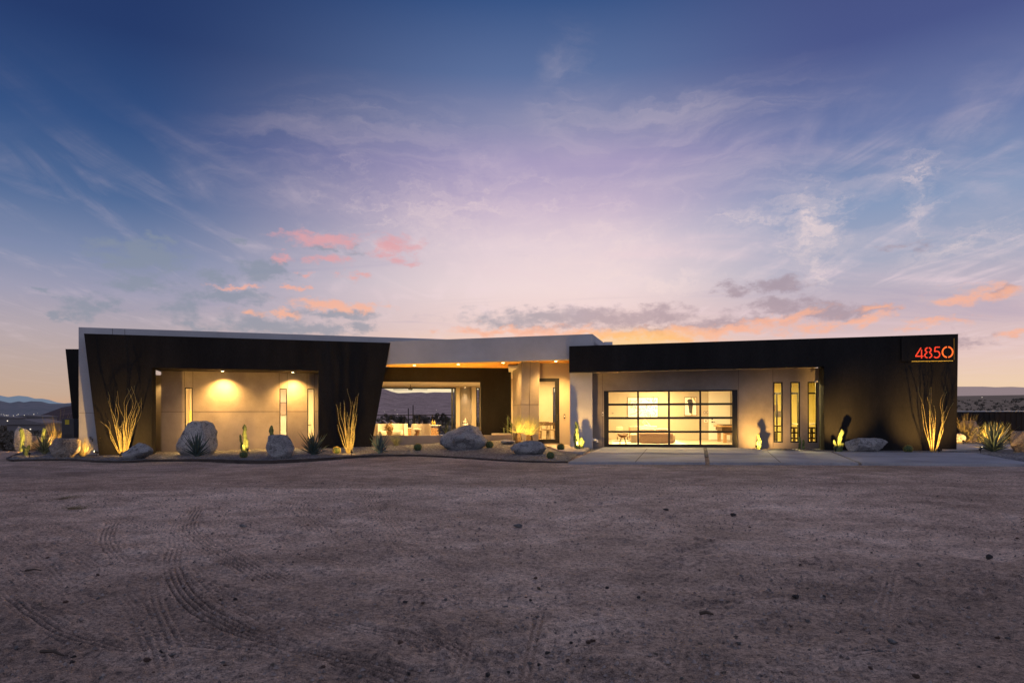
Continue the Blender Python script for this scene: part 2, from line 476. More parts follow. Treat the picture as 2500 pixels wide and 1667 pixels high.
def hill_mat(name, a, b, scale, haze, hz, sz=1.0):
    """rock and scrub slope seen through air: haze is the light the air adds"""
    m, nt, bs, out = nodes(name)
    L = nt.links.new
    tc = add(nt, 'ShaderNodeTexCoord')
    mp = add(nt, 'ShaderNodeMapping'); mp.inputs['Scale'].default_value = (1, 1, sz)
    L(tc.outputs['Object'], mp.inputs[0])
    n1 = add(nt, 'ShaderNodeTexNoise', i_Scale=scale, i_Detail=8.0, i_Roughness=0.7)
    n2 = add(nt, 'ShaderNodeTexNoise', i_Scale=scale*9, i_Detail=5.0, i_Roughness=0.75)
    L(mp.outputs[0], n1.inputs['Vector']); L(mp.outputs[0], n2.inputs['Vector'])
    md = add(nt, 'ShaderNodeMath', operation='MULTIPLY_ADD'); md.inputs[1].default_value = 0.55
    hf = add(nt, 'ShaderNodeMath', operation='MULTIPLY'); hf.inputs[1].default_value = 0.45
    L(n2.outputs[0], hf.inputs[0]); L(n1.outputs[0], md.inputs[0]); L(hf.outputs[0], md.inputs[2])
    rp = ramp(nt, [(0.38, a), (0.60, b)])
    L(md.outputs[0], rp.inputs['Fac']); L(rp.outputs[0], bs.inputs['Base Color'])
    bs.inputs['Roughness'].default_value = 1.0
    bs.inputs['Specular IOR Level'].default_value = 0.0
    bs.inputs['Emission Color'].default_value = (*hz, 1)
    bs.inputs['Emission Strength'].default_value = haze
    return m
# ------------------------------------------------------------------ camera
cam = bpy.data.cameras.new('camera')
co = bpy.data.objects.new('camera', cam); COL.objects.link(co)
co.location = (0, 0, CZ)
co.rotation_euler = (R(90), ROLL, 0)
cam.sensor_width = 36.0
cam.lens = 36.0*F/2500.0
cam.shift_y = (HY - 1667/2)/2500.0
cam.clip_end = 60000
cam.clip_start = 0.05
scn.camera = co
scn.view_settings.view_transform = 'Standard'
scn.view_settings.look = 'None'
scn.view_settings.exposure = 0
scn.view_settings.gamma = 1
scn.cycles.use_denoising = True
scn.cycles.max_bounces = 8
scn.cycles.sample_clamp_indirect = 6.0
scn.cycles.transparent_max_bounces = 16

# ------------------------------------------------------------------ world: dusk sky
def lin(c):
    return tuple(((v/255+0.055)/1.055)**2.4 if v > 10.3 else v/255/12.92 for v in c)

def azel(px, py):
    a, b = ray(px, py)
    return math.atan(a), b/math.sqrt(1+a*a)

world = bpy.data.worlds.new('World'); scn.world = world
world.use_nodes = True
wt = world.node_tree
wt.nodes.clear()
WL = wt.links.new
def W_(t, **k): return add(wt, t, **k)
def wmath(op, a, b=None, c=None, clamp=False):
    n = W_('ShaderNodeMath', operation=op); n.use_clamp = clamp
    for i, v in enumerate((a, b, c)):
        if v is None: continue
        if isinstance(v, (int, float)): n.inputs[i].default_value = v
        else: WL(v, n.inputs[i])
    return n.outputs[0]
def wmix(f, a, b, blend='MIX'):
    n = W_('ShaderNodeMix', data_type='RGBA', blend_type=blend)
    for i, v in ((0, f), (6, a), (7, b)):
        if isinstance(v, (int, float)): n.inputs[i].default_value = v
        elif isinstance(v, tuple): n.inputs[i].default_value = (*v, 1)
        else: WL(v, n.inputs[i])
    return n.outputs[2]
def wstep(v, a, b):
    n = W_('ShaderNodeMapRange', interpolation_type='SMOOTHSTEP')
    WL(v, n.inputs[0]); n.inputs[1].default_value = a; n.inputs[2].default_value = b
    return n.outputs[0]
tc = W_('ShaderNodeTexCoord')
DIR = tc.outputs['Generated']
sx = W_('ShaderNodeSeparateXYZ'); WL(DIR, sx.inputs[0])
X, Y, Z = sx.outputs
hor = wmath('SQRT', wmath('ADD', wmath('MULTIPLY', X, X), wmath('MULTIPLY', Y, Y)))
hor = wmath('MAXIMUM', hor, 0.02)
te = wmath('DIVIDE', Z, hor)                 # tangent of elevation
az = wmath('ARCTAN2', X, Y)                  # 0 = straight towards the house
def skyramp(rows, px):
    st = []
    for py, c in rows:
        e = azel(px, py)[1]
        st.append((max(0.0, min(1.0, e/1.4)), lin(c)))
    st.sort(key=lambda q: q[0])
    return ramp(wt, st)
tn = wmath('DIVIDE', te, 1.4, clamp=True)
rL = skyramp([(1016, (206, 158, 122)), (960, (196, 167, 146)), (900, (190, 167, 156)), (800, (180, 166, 172)), (700, (158, 156, 178)), (600, (126, 138, 170)), (450, (80, 106, 150)), (250, (50, 80, 130)), (0, (36, 58, 106)), (-900, (22, 36, 78))], 60)
rC = skyramp([(1012, (255, 244, 200)), (940, (255, 236, 190)), (860, (250, 208, 178)), (800, (238, 208, 202)), (700, (238, 216, 216)), (600, (226, 206, 214)), (500, (196, 178, 202)), (400, (160, 150, 188)), (300, (132, 136, 172)), (180, (92, 112, 156)), (0, (56, 84, 134)), (-900, (30, 46, 96))], 1330)
rR = skyramp([(1005, (240, 206, 168)), (930, (236, 205, 176)), (850, (226, 196, 192)), (750, (204, 182, 190)), (600, (164, 168, 190)), (450, (134, 152, 186)), (250, (104, 120, 166)), (0, (74, 86, 138)), (-900, (32, 46, 92))], 2440)
for r_ in (rL, rC, rR): WL(tn, r_.inputs['Fac'])
aL, aC, aR = azel(60, 1012)[0], azel(1330, 1012)[0], azel(2440, 1012)[0]
tl = wstep(az, aL+0.10, aC-0.02)
tr = wstep(az, aC+0.06, azel(2120, 1012)[0])
sky = wmix(tr, wmix(tl, rL.outputs[0], rC.outputs[0]), rR.outputs[0])
# cirrus sheet seen in perspective: plane coordinates converge at the horizon
zz = wmath('ADD', wmath('MAXIMUM', Z, 0.0), 0.07)
cv = W_('ShaderNodeCombineXYZ')
WL(wmath('DIVIDE', X, zz), cv.inputs[0]); WL(wmath('DIVIDE', Y, zz), cv.inputs[1])
mp = W_('ShaderNodeMapping'); mp.inputs['Scale'].default_value = (2.0, 0.50, 1); mp.inputs['Rotation'].default_value = (0, 0, 0.05); WL(cv.outputs[0], mp.inputs[0])
c1 = W_('ShaderNodeTexNoise', i_Scale=1.5, i_Detail=8.0, i_Roughness=0.58, i_Distortion=1.6); WL(mp.outputs[0], c1.inputs['Vector'])
mp2 = W_('ShaderNodeMapping'); mp2.inputs['Scale'].default_value = (0.5, 1.25, 1); mp2.inputs['Rotation'].default_value = (0, 0, 0.9); mp2.inputs['Location'].default_value = (3.1, 1.7, 0); WL(cv.outputs[0], mp2.inputs[0])
c2 = W_('ShaderNodeTexNoise', i_Scale=0.95, i_Detail=9.0, i_Roughness=0.6, i_Distortion=1.3); WL(mp2.outputs[0], c2.inputs['Vector'])
low = wstep(te, 0.0, 0.12)
high = wstep(te, 0.50, 0.16)
azf = wmath('ADD', wmath('MULTIPLY', wstep(az, -0.75, 0.05), 0.7), 0.3)
ci = wmath('MULTIPLY', wmath('MULTIPLY', wstep(c1.outputs[0], 0.46, 0.78), wmath('MULTIPLY', low, high)), azf)
sky = wmix(wmath('MULTIPLY', wmath('MULTIPLY', ci, wstep(c2.outputs[0], 0.36, 0.6)), 0.62), sky, lin((240, 216, 220)))
ci2 = wmath('MULTIPLY', wstep(c2.outputs[0], 0.5, 0.8), wmath('MULTIPLY', low, high))
sky = wmix(wmath('MULTIPLY', wmath('MULTIPLY', ci2, wstep(az, -0.5, 0.1)), 0.46), sky, lin((236, 206, 214)))
c2d = wmath('MULTIPLY', wstep(c2.outputs[0], 0.46, 0.22), wmath('MULTIPLY', low, wstep(te, 0.5, 0.2)))
sky = wmix(wmath('MULTIPLY', c2d, 0.28), sky, lin((136, 138, 178)))
# clouds
uv = W_('ShaderNodeCombineXYZ'); WL(az, uv.inputs[0]); WL(te, uv.inputs[1])
def warped(scale, amt, det, rough, loc):
    m_ = W_('ShaderNodeMapping'); m_.inputs['Location'].default_value = loc; m_.inputs['Scale'].default_value = (1.0, 1.5, 1); WL(uv.outputs[0], m_.inputs[0])
    n_ = W_('ShaderNodeTexNoise', i_Scale=scale, i_Detail=det, i_Roughness=rough); WL(m_.outputs[0], n_.inputs['Vector'])
    s_ = W_('ShaderNodeVectorMath', operation='SUBTRACT'); WL(n_.outputs['Color'], s_.inputs[0]); s_.inputs[1].default_value = (0.5, 0.5, 0.5)
    q_ = W_('ShaderNodeVectorMath', operation='MULTIPLY'); WL(s_.outputs[0], q_.inputs[0]); q_.inputs[1].default_value = amt
    a_ = W_('ShaderNodeVectorMath', operation='ADD'); WL(uv.outputs[0], a_.inputs[0]); WL(q_.outputs[0], a_.inputs[1])
    return a_.outputs[0]
uvw = warped(34.0, (0.085, 0.040, 0), 7.0, 0.62, (1.3, 0.2, 0))
def puffs(lst, vec):
    cur = None
    for q in lst:
        px, py, hw, hh = q[:4]
        w = q[4] if len(q) > 4 else 1.0
        slope = q[5] if len(q) > 5 else 0.0
        a, e = azel(px, py)
        ca = math.cos(a)
        s_ = W_('ShaderNodeVectorMath', operation='SUBTRACT'); WL(vec, s_.inputs[0]); s_.inputs[1].default_value = (a, e, 0)
        v = s_.outputs[0]
        if slope:
            r_ = W_('ShaderNodeVectorRotate', rotation_type='Z_AXIS'); r_.inputs['Angle'].default_value = -slope; WL(v, r_.inputs['Vector']); v = r_.outputs[0]
        m_ = W_('ShaderNodeVectorMath', operation='MULTIPLY'); WL(v, m_.inputs[0]); m_.inputs[1].default_value = (F/hw/ca/ca, F/hh/ca, 0)
        d_ = W_('ShaderNodeVectorMath', operation='LENGTH'); WL(m_.outputs[0], d_.inputs[0])
        f = wmath('MULTIPLY_ADD', d_.outputs['Value'], -w, w)
        cur = f if cur is None else wmath('MAXIMUM', cur, f)
    return cur
fn = W_('ShaderNodeTexNoise', i_Scale=36.0, i_Detail=8.0, i_Roughness=0.62); fm = W_('ShaderNodeMapping'); fm.inputs['Scale'].default_value = (1, 1.9, 1)
WL(uv.outputs[0], fm.inputs[0]); WL(fm.outputs[0], fn.inputs['Vector'])
fnv = wmath('MULTIPLY', wmath('SUBTRACT', fn.outputs[0], 0.5), 2.3)
grey = [(345, 628, 130, 44), (260, 652, 44, 14, .8), (388, 585, 50, 14, .7), (202, 750, 72, 28), (260, 737, 44, 20, .8), (106, 710, 34, 13, .8), (154, 776, 38, 12, .9),
        (526, 676, 52, 20), (638, 660, 56, 32), (345, 694, 90, 20, .75), (446, 756, 64, 36, .8), (632, 795, 130, 32), (770, 806, 110, 18), (887, 795, 34, 20), (570, 722, 110, 18),
        (680, 662, 40, 22), (820, 766, 120, 14), (590, 590, 20, 10, .6), (500, 720, 60, 14, .7), (480, 800, 50, 15, .7), (800, 606, 70, 12, .7), (300, 600, 60, 18, .6),
        (1410, 778, 300, 32, 1.0), (1340, 772, 120, 26, .9), (1590, 770, 130, 26, .9), (1797, 705, 56, 18), (1898, 694, 84, 20), (1909, 745, 84, 26), (2020, 763, 88, 28), (2440, 711, 46, 14), (2116, 755, 76, 16), (1760, 790, 160, 22, .7), (1600, 802, 60, 12, .8), (2200, 600, 60, 10, .5), (2380, 830, 80, 12, .5)]
pink = [(781, 582, 118, 22), (962, 602, 64, 30, .9), (802, 634, 50, 15, .75), (694, 636, 38, 14, .9), (739, 669, 22, 9, .9), (723, 701, 38, 9, 1), (588, 702, 70, 8, 1), (824, 745, 130, 16), (890, 748, 40, 16), (866, 673, 34, 10, .75), (690, 771, 54, 12), (620, 768, 40, 12, .8), (975, 636, 40, 14, .7),
        (1500, 815, 330, 16), (1240, 808, 170, 14, .9), (1790, 808, 200, 18, 1, .10), (1880, 782, 160, 13, .9, .14), (1640, 815, 120, 20, .8), (2100, 782, 100, 16, .9, .12), (2140, 750, 60, 12, .8), (2387, 722, 130, 20, 1), (2286, 787, 100, 12, .8), (2400, 700, 80, 14, .6), (2480, 818, 50, 10, .7), (1985, 800, 110, 14, .7)]
gf = wmath('ADD', puffs(grey, uvw), fnv)
pf = wmath('ADD', puffs(pink, uvw), fnv)
gl = wstep(gf, -0.22, 0.72); pl = wstep(pf, -0.16, 0.82)
greycol = wmix(wstep(az, -0.1, 0.2), lin((134, 144, 160)), lin((158, 138, 150)))
pinkcol = wmix(wstep(te, 0.155, 0.235), lin((250, 180, 148)), lin((226, 160, 164)))
pinkcol = wmix(wmath('MULTIPLY', wmath('MULTIPLY', wstep(az, 0.04, 0.14), wstep(az, 0.34, 0.22)), wstep(te, 0.140, 0.112)), pinkcol, lin((255, 184, 118)))
sky = wmix(wmath('MULTIPLY', gl, 0.66), sky, greycol)
sky = wmix(wmath('MULTIPLY', pl, 0.78), sky, pinkcol)
# sunset glow just over the roofs
glow = wstep(puffs([(1555, 845, 200, 58)], uv.outputs[0]), 0.0, 0.9)
sky = wmix(wmath('MULTIPLY', glow, 0.52), sky, lin((255, 205, 96)))
# feathered mare's tails
uvf = warped(16.0, (0.10, 0.10, 0), 8.0, 0.66, (4.2, 2.2, 0))
mpf = W_('ShaderNodeMapping'); mpf.inputs['Rotation'].default_value = (0, 0, -0.6); mpf.inputs['Scale'].default_value = (14, 46, 1); WL(uvf, mpf.inputs[0])
ff = W_('ShaderNodeTexNoise', i_Scale=1.0, i_Detail=7.0, i_Roughness=0.65, i_Distortion=0.8); WL(mpf.outputs[0], ff.inputs['Vector'])
wm = puffs([(1985, 560, 110, 170, 1.0), (1830, 540, 120, 50, .8), (1960, 500, 130, 70, .9), (2000, 640, 60, 100, .8), (2250, 470, 70, 150, .7), (2350, 610, 170, 60, .65), (1450, 640, 260, 160, .55), (1560, 690, 260, 40, .7), (1100, 520, 300, 120, .5)], uvf)
wf = wstep(wmath('ADD', wm, wmath('MULTIPLY', wmath('SUBTRACT', ff.outputs[0], 0.5), 2.4)), -0.05, 1.7)
sky = wmix(wmath('MULTIPLY', wf, 0.80), sky, lin((244, 220, 216)))
# long combed wisps fanning up from the glow
uvg = warped(5.0, (0.16, 0.12, 0), 6.0, 0.6, (7.7, 1.2, 0))
for rot, sc_, mask, amt in ((-0.75, (3.0, 17, 1), [(1650, 430, 620, 330), (2200, 520, 380, 300, .8)], 0.30), (0.55, (3.2, 20, 1), [(950, 430, 560, 260), (1250, 620, 420, 160, .9)], 0.24), (-1.25, (3.0, 14, 1), [(1390, 250, 130, 240), (2420, 330, 150, 300)], 0.20)):
    m_ = W_('ShaderNodeMapping'); m_.inputs['Rotation'].default_value = (0, 0, rot); m_.inputs['Scale'].default_value = sc_; WL(uvg, m_.inputs[0])
    n_ = W_('ShaderNodeTexNoise', i_Scale=1.0, i_Detail=8.0, i_Roughness=0.62, i_Distortion=0.5); WL(m_.outputs[0], n_.inputs['Vector'])
    k_ = wmath('MULTIPLY', wstep(n_.outputs[0], 0.40, 0.80), wstep(puffs(mask, uvg), 0.0, 0.7))
    sky = wmix(wmath('MULTIPLY', k_, amt), sky, lin((242, 218, 218)))
# the unseen eastern half, behind the viewer, brightened to fill facade and ground
back = wstep(Y, 0.42, -0.35)
eastr = ramp(wt, [(0.0, (0.35, 0.345, 0.46)), (0.16, (0.41, 0.42, 0.57)), (0.4, (0.34, 0.37, 0.53)), (1.0, (0.255, 0.265, 0.40))])
WL(tn, eastr.inputs['Fac'])
sky = wmix(back, sky, eastr.outputs[0])
gnd = wstep(Z, 0.0, -0.02)
sky = wmix(gnd, sky, (0.03, 0.024, 0.024))
bg = W_('ShaderNodeBackground'); WL(sky, bg.inputs[0]); bg.inputs[1].default_value = 1.0
# physical twilight sky with the sun on the horizon, well dimmed, under the cloud colours
SUN_EL, SUN_AZ = 0.4, math.degrees(azel(1500, 1012)[0])
ns = W_('ShaderNodeTexSky', sky_type='NISHITA'); ns.sun_disc = False
ns.sun_elevation = R(SUN_EL); ns.sun_rotation = R(SUN_AZ); ns.altitude = 900
bg2 = W_('ShaderNodeBackground'); WL(ns.outputs[0], bg2.inputs[0]); bg2.inputs[1].default_value = 0.004
ads = W_('ShaderNodeAddShader'); WL(bg.outputs[0], ads.inputs[0]); WL(bg2.outputs[0], ads.inputs[1])
wo = W_('ShaderNodeOutputWorld'); WL(ads.outputs[0], wo.inputs[0])

sun = bpy.data.lights.new('sun', 'SUN'); sun.energy = 0.62; sun.angle = R(15); sun.color = (1.0, 0.80, 0.76)
so = bpy.data.objects.new('sun', sun); COL.objects.link(so)
sd = Vector((math.sin(R(SUN_AZ))*math.cos(R(22)), math.cos(R(SUN_AZ))*math.cos(R(22)), math.sin(R(22))))
so.rotation_euler = sd.to_track_quat('Z', 'Y').to_euler()
so.location = (5, 60, 20)

# ------------------------------------------------------------------ terrain
def npnoise(x, y, seed):
    xi = np.floor(x).astype(np.int64); yi = np.floor(y).astype(np.int64)
    fx = x - xi; fy = y - yi
    fx = fx*fx*(3-2*fx); fy = fy*fy*(3-2*fy)
    def h(a, b):
        n = (a*374761393 + b*668265263 + seed*974711) & 0xffffffff
        n = ((n ^ (n >> 13))*1274126177) & 0xffffffff
        return ((n ^ (n >> 16)) & 0xffff)/65535.0
    return (h(xi, yi)*(1-fx) + h(xi+1, yi)*fx)*(1-fy) + (h(xi, yi+1)*(1-fx) + h(xi+1, yi+1)*fx)*fy

def fbm(x, y, seed, oct=4, gain=0.5):
    v = 0; a = 1.0; t = 0
    for i in range(oct):
        v = v + a*(npnoise(x*2**i, y*2**i, seed+i*17) - 0.5)
        t += a; a *= gain
    return v/t

def nsst(a, b, x):
    t = np.clip((x-a)/(b-a), 0, 1)
    return t*t*(3-2*t)

def dirt_base(x, y):
    x = np.asarray(x, float); y = np.asarray(y, float)
    z = -0.06 - 0.12*nsst(-2.0, -12.0, x)
    # a low crest crosses the lot at about 11.5 m; the strip behind it lies lower
    c = 11.4 + 0.9*fbm(x*0.16, x*0+3.3, 5, 3) + 0.10*np.maximum(x, 0)
    fade = 1 - 0.65*nsst(-1.0, 6.0, x)
    z = z + fade*(0.050*nsst(9.2, 11.2, y) * (1 - nsst(c, c+0.9, y)))
    z = z + 0.05*fbm(x*0.45, y*0.45, 11, 4) * (1 - nsst(14.0, 17.0, y)*0.7)
    # at the left the pad falls away
    z = z - 0.9*nsst(26.5, 34.0, y)*nsst(-15.0, -18.0, x)
    return z

tracks = [
    ([(560, 1195), (470, 1240), (430, 1300), (450, 1370), (520, 1440), (640, 1510), (800, 1570)], 0.22, 0.45),
    ([(120, 1240), (250, 1260), (420, 1290), (600, 1330), (800, 1370), (1000, 1400)], 0.22, 0.5),
    ([(150, 1330), (250, 1400), (330, 1480), (380, 1580), (400, 1660)], 0.18, 0.5),
    ([(640, 1200), (560, 1240), (540, 1290), (600, 1350), (720, 1420), (900, 1490)], 0.20, 0.4),
    ([(1000, 1220), (960, 1270), (980, 1330), (1080, 1400), (1250, 1470)], 0.24, 0.4),
    ([(0, 1360), (120, 1440), (300, 1520), (520, 1570), (760, 1600)], 0.18, 0.5),
    ([(700, 1480), (820, 1520), (980, 1560), (1180, 1590)], 0.20, 0.5),  # (pixel path on the photograph's ground, tread width m, depth)
    ([(520, 1218), (494, 1231), (468, 1263), (462, 1294), (494, 1326), (553, 1364), (627, 1401), (720, 1440)], 0.24, 1.0),
    ([(436, 1320), (425, 1348), (420, 1385), (441, 1433), (478, 1475), (537, 1512), (622, 1550), (760, 1588)], 0.20, 1.2),
    ([(372, 1417), (383, 1475), (404, 1523), (430, 1576)], 0.16, 0.7),
    ([(58, 1255), (100, 1275), (159, 1294), (255, 1326), (399, 1342), (531, 1353), (700, 1368)], 0.26, 0.8),
    ([(295, 1262), (276, 1273), (262, 1312), (275, 1345), (310, 1378)], 0.22, 0.8),
    ([(0, 1438), (80, 1502), (159, 1544), (319, 1587), (520, 1610)], 0.15, 0.9),
    ([(473, 1411), (585, 1443), (717, 1459)], 0.06, 1.0),
    ([(930, 1436), (1063, 1454), (1240, 1466)], 0.13, 0.9),
    ([(1278, 1667), (1298, 1581), (1324, 1475)], 0.10, 0.6),
    ([(740, 1590), (850, 1618), (1000, 1650)], 0.16, 0.8),
    ([(890, 1200), (903, 1218), (918, 1245), (957, 1280), (1000, 1337)], 0.30, 0.6),
    ([(735, 1218), (728, 1250), (755, 1280), (830, 1350)], 0.30, 0.6),
    ([(520, 1350), (600, 1390), (650, 1425)], 0.22, 0.5),
    ([(250, 1215), (256, 1240), (300, 1270), (380, 1300)], 0.34, 0.5),
    ([(1000, 1540), (1080, 1570), (1150, 1610)], 0.16, 0.7),
    ([(1150, 1535), (1130, 1600), (1110, 1667)], 0.12, 0.4),
    ([(2150, 1560), (2160, 1480), (2180, 1400)], 0.14, 0.5),
    ([(1640, 1640), (1660, 1560), (1700, 1480)], 0.13, 0.4),
    ([(0, 1290), (60, 1330), (140, 1400), (200, 1490)], 0.16, 0.5),
    ([(2000, 1610), (2150, 1590), (2300, 1575), (2500, 1560)], 0.15, 0.5),
]
def cubic(pts, n=60):
    out = []
    P = [pts[0]] + pts + [pts[-1]]
    for i in range(1, len(P)-2):
        a, b, c, d = P[i-1], P[i], P[i+1], P[i+2]
        for k in range(n//max(1, len(pts)-1)):
            t = k/(n//max(1, len(pts)-1))
            out.append(tuple(0.5*((2*b[j]) + (-a[j]+c[j])*t + (2*a[j]-5*b[j]+4*c[j]-d[j])*t*t + (-a[j]+3*b[j]-3*c[j]+d[j])*t**3) for j in range(2)))
    out.append(P[-2])
    return out

def make_dirt():
    NR, NC = 820, 900
    r = 1.7*(36.0/1.7)**(np.arange(NR)/(NR-1))
    uo = np.linspace(1.03, 3.2, 45)
    u = np.concatenate([-uo[::-1], np.linspace(-1, 1, NC), uo]); NC = len(u)
    Yg = np.repeat(r[:, None], NC, 1)
    Xg = u[None, :]*(0.90*Yg + 2.0)
    x = Xg.ravel().copy(); y = Yg.ravel().copy()
    # break up the regular grid
    x += (npnoise(x*40, y*40, 91)-0.5)*0.004; 
    z = dirt_base(x, y)
    near = 1 - 0.7*nsst(9, 16, y)
    tmask = np.zeros_like(z); trd = np.zeros_like(z)
    for path, w, dep in tracks:
        pts = [atz(p[0], p[1], -0.07) for p in cubic(path)]
        px = np.array([p.x for p in pts]); py = np.array([p.y for p in pts])
        m = (x > px.min()-w) & (x < px.max()+w) & (y > py.min()-w) & (y < py.max()+w)
        idx = np.nonzero(m)[0]
        if len(idx) == 0: continue
        xs, ys = x[idx], y[idx]
        best = np.full(len(idx), 9.0); side = np.zeros(len(idx)); tt = np.zeros(len(idx))
        for i in range(len(px)-1):
            dx, dy = px[i+1]-px[i], py[i+1]-py[i]
            L2 = dx*dx+dy*dy+1e-9
            t = np.clip(((xs-px[i])*dx + (ys-py[i])*dy)/L2, 0, 1)
            ex, ey = xs-px[i]-t*dx, ys-py[i]-t*dy
            d = np.hypot(ex, ey)
            cr = np.sign(dx*ey - dy*ex)
            up = d < best
            best[up] = d[up]; side[up] = cr[up]; tt[up] = (i + t[up])/(len(px)-1)
        s = best*side
        win = np.clip((w/2 - best)/0.03, 0, 1)*np.clip(tt/0.15, 0, 1)*np.clip((1-tt)/0.2, 0, 1)
        patch = np.clip(1.0 + 2.0*fbm(xs*1.3, ys*1.3, 31, 3), 0.4, 1.3)
        lam = max(0.042, w/6.0)
        tread = np.cos(2*math.pi*s/lam)*0.0115 - 0.001
        rim = 0.007*np.exp(-((best-w/2-0.014)/0.018)**2)*np.clip(tt/0.15, 0, 1)*np.clip((1-tt)/0.2, 0, 1)
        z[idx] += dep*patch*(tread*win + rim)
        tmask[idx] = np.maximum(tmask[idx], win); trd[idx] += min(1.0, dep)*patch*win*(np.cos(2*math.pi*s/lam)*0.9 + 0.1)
    # clods and crumbs
    c = fbm(x*5.5, y*5.5, 41, 4, 0.6)
    z += (0.055*c + 0.05*fbm(x*1.6, y*2.6, 43, 4, 0.55))*near*(1-0.65*tmask)
    k = npnoise(x*16, y*16, 77); k2 = npnoise(x*2.1, y*2.1, 78)
    z += near*(1-tmask)*0.030*np.clip(k-0.66, 0, 1)*3*np.clip(k2*2.2-0.8, 0, 1)
    k = npnoise(x*34, y*34, 79)
    z += near*(1-0.8*tmask)*0.014*np.clip(k-0.68, 0, 1)*3*np.clip(npnoise(x*1.4, y*1.9, 80)*2-0.4, 0.15, 1)
    me = bpy.data.meshes.new('ground')
    n = NR*NC
    me.vertices.add(n)
    me.vertices.foreach_set('co', np.stack([x, y, z], 1).astype(np.float32).ravel())
    i = np.arange((NR-1)*(NC-1))
    a = (i//(NC-1))*NC + i % (NC-1)
    q = np.stack([a, a+1, a+NC+1, a+NC], 1).astype(np.int32)
    nf = len(q)
    me.loops.add(nf*4); me.polygons.add(nf)
    me.loops.foreach_set('vertex_index', q.ravel())
    me.polygons.foreach_set('loop_start', (np.arange(nf)*4).astype(np.int32))
    me.polygons.foreach_set('loop_total', np.full(nf, 4, np.int32))
    me.polygons.foreach_set('use_smooth', np.ones(nf, bool))
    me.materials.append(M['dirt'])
    me.update(); me.validate()
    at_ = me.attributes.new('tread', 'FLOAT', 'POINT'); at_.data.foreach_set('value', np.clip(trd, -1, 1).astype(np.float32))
    o = bpy.data.objects.new('ground', me); COL.objects.link(o)
    tag(o, kind='structure')
make_dirt()

def gz(x, y):
    return float(dirt_base(np.array([x]), np.array([y]))[0])

# far plain: one sheet out to the mountains
def plain_z(r, az_):
    right = nsst(-0.15, 0.45, az_)
    z = -1.0 - 0.6*nsst(36, 90, r) - 3.0*nsst(60, 500, r)*(1-right)
    z = z + (66*right + 2.0*(1-right))*nsst(150, 3200, r)
    return z
def make_plain():
    NR, NC = 130, 240
    r = 27.0*(9000/27.0)**(np.arange(NR)/(NR-1))
    a = np.linspace(-1.25, 1.25, NC)
    Rr = np.repeat(r[:, None], NC, 1).ravel(); A = np.repeat(a[None, :], NR, 0).ravel()
    x = Rr*np.sin(A); y = Rr*np.cos(A)
    z = plain_z(Rr, A) + np.minimum(Rr*0.006, 3.0)*fbm(x/np.maximum(Rr*0.2, 8), y/np.maximum(Rr*0.2, 8), 61, 4)
    vs = np.stack([x, y, z], 1)
    mb = MB(); mb.v = [tuple(p) for p in vs]
    for i in range(NR-1):
        for j in range(NC-1):
            q = i*NC+j
            mb.f.append((q, q+1, q+NC+1, q+NC))
    o = mb.build('desert_plain', M['plain'], smooth=True, fix=False)
    tag(o, kind='structure')
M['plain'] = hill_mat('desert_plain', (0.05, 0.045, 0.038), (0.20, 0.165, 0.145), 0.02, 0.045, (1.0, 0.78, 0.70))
make_plain()

def ridge(name, prof, dist, depth, zb, material, rough, seed, cols=260, rows=26, pw=1.15):
    """prof: crest line as (px, py) sight lines at distance dist"""
    px0, px1 = prof[0][0], prof[-1][0]
    xs = [p[0] for p in prof]; ys = [p[1] for p in prof]
    pxs = np.linspace(px0, px1, cols); pys = np.interp(pxs, xs, ys)
    AB = np.array([ray(p, q) for p, q in zip(pxs, pys)])
    j = np.arange(rows+4); t = (j/(rows-1))[None, :]
    r = dist - depth*(1-t)
    X_ = AB[:, :1]*r; Y_ = np.repeat(r, cols, 0)
    top = (CZ + AB[:, 1:]*dist)
    h = np.where(t <= 1, zb + (top-zb)*np.minimum(t, 1)**pw, top - (t-1)*(top-zb)*1.2)
    nz = fbm(X_/depth*5+seed, Y_/depth*5, seed, 6, 0.58)
    nr = 1 - np.abs(2*nz)*2
    h = h + (top-zb)*rough*(nz*1.2 + 0.25*(nr-0.6))*np.minimum(1, t*3)*np.where(j >= rows-2, 0.35, 1.0)[None, :]
    vs = [tuple(q) for q in np.stack([X_.ravel(), Y_.ravel(), h.ravel()], 1)]
    fs = []
    n = rows+4
    for i in range(cols-1):
        for j in range(n-1):
            q = i*n+j
            fs.append((q, q+n, q+n+1, q+1))
    mb = MB(); mb.v = vs; mb.f = fs
    return tag(mb.build(name, material, smooth=True, fix=False), kind='structure')

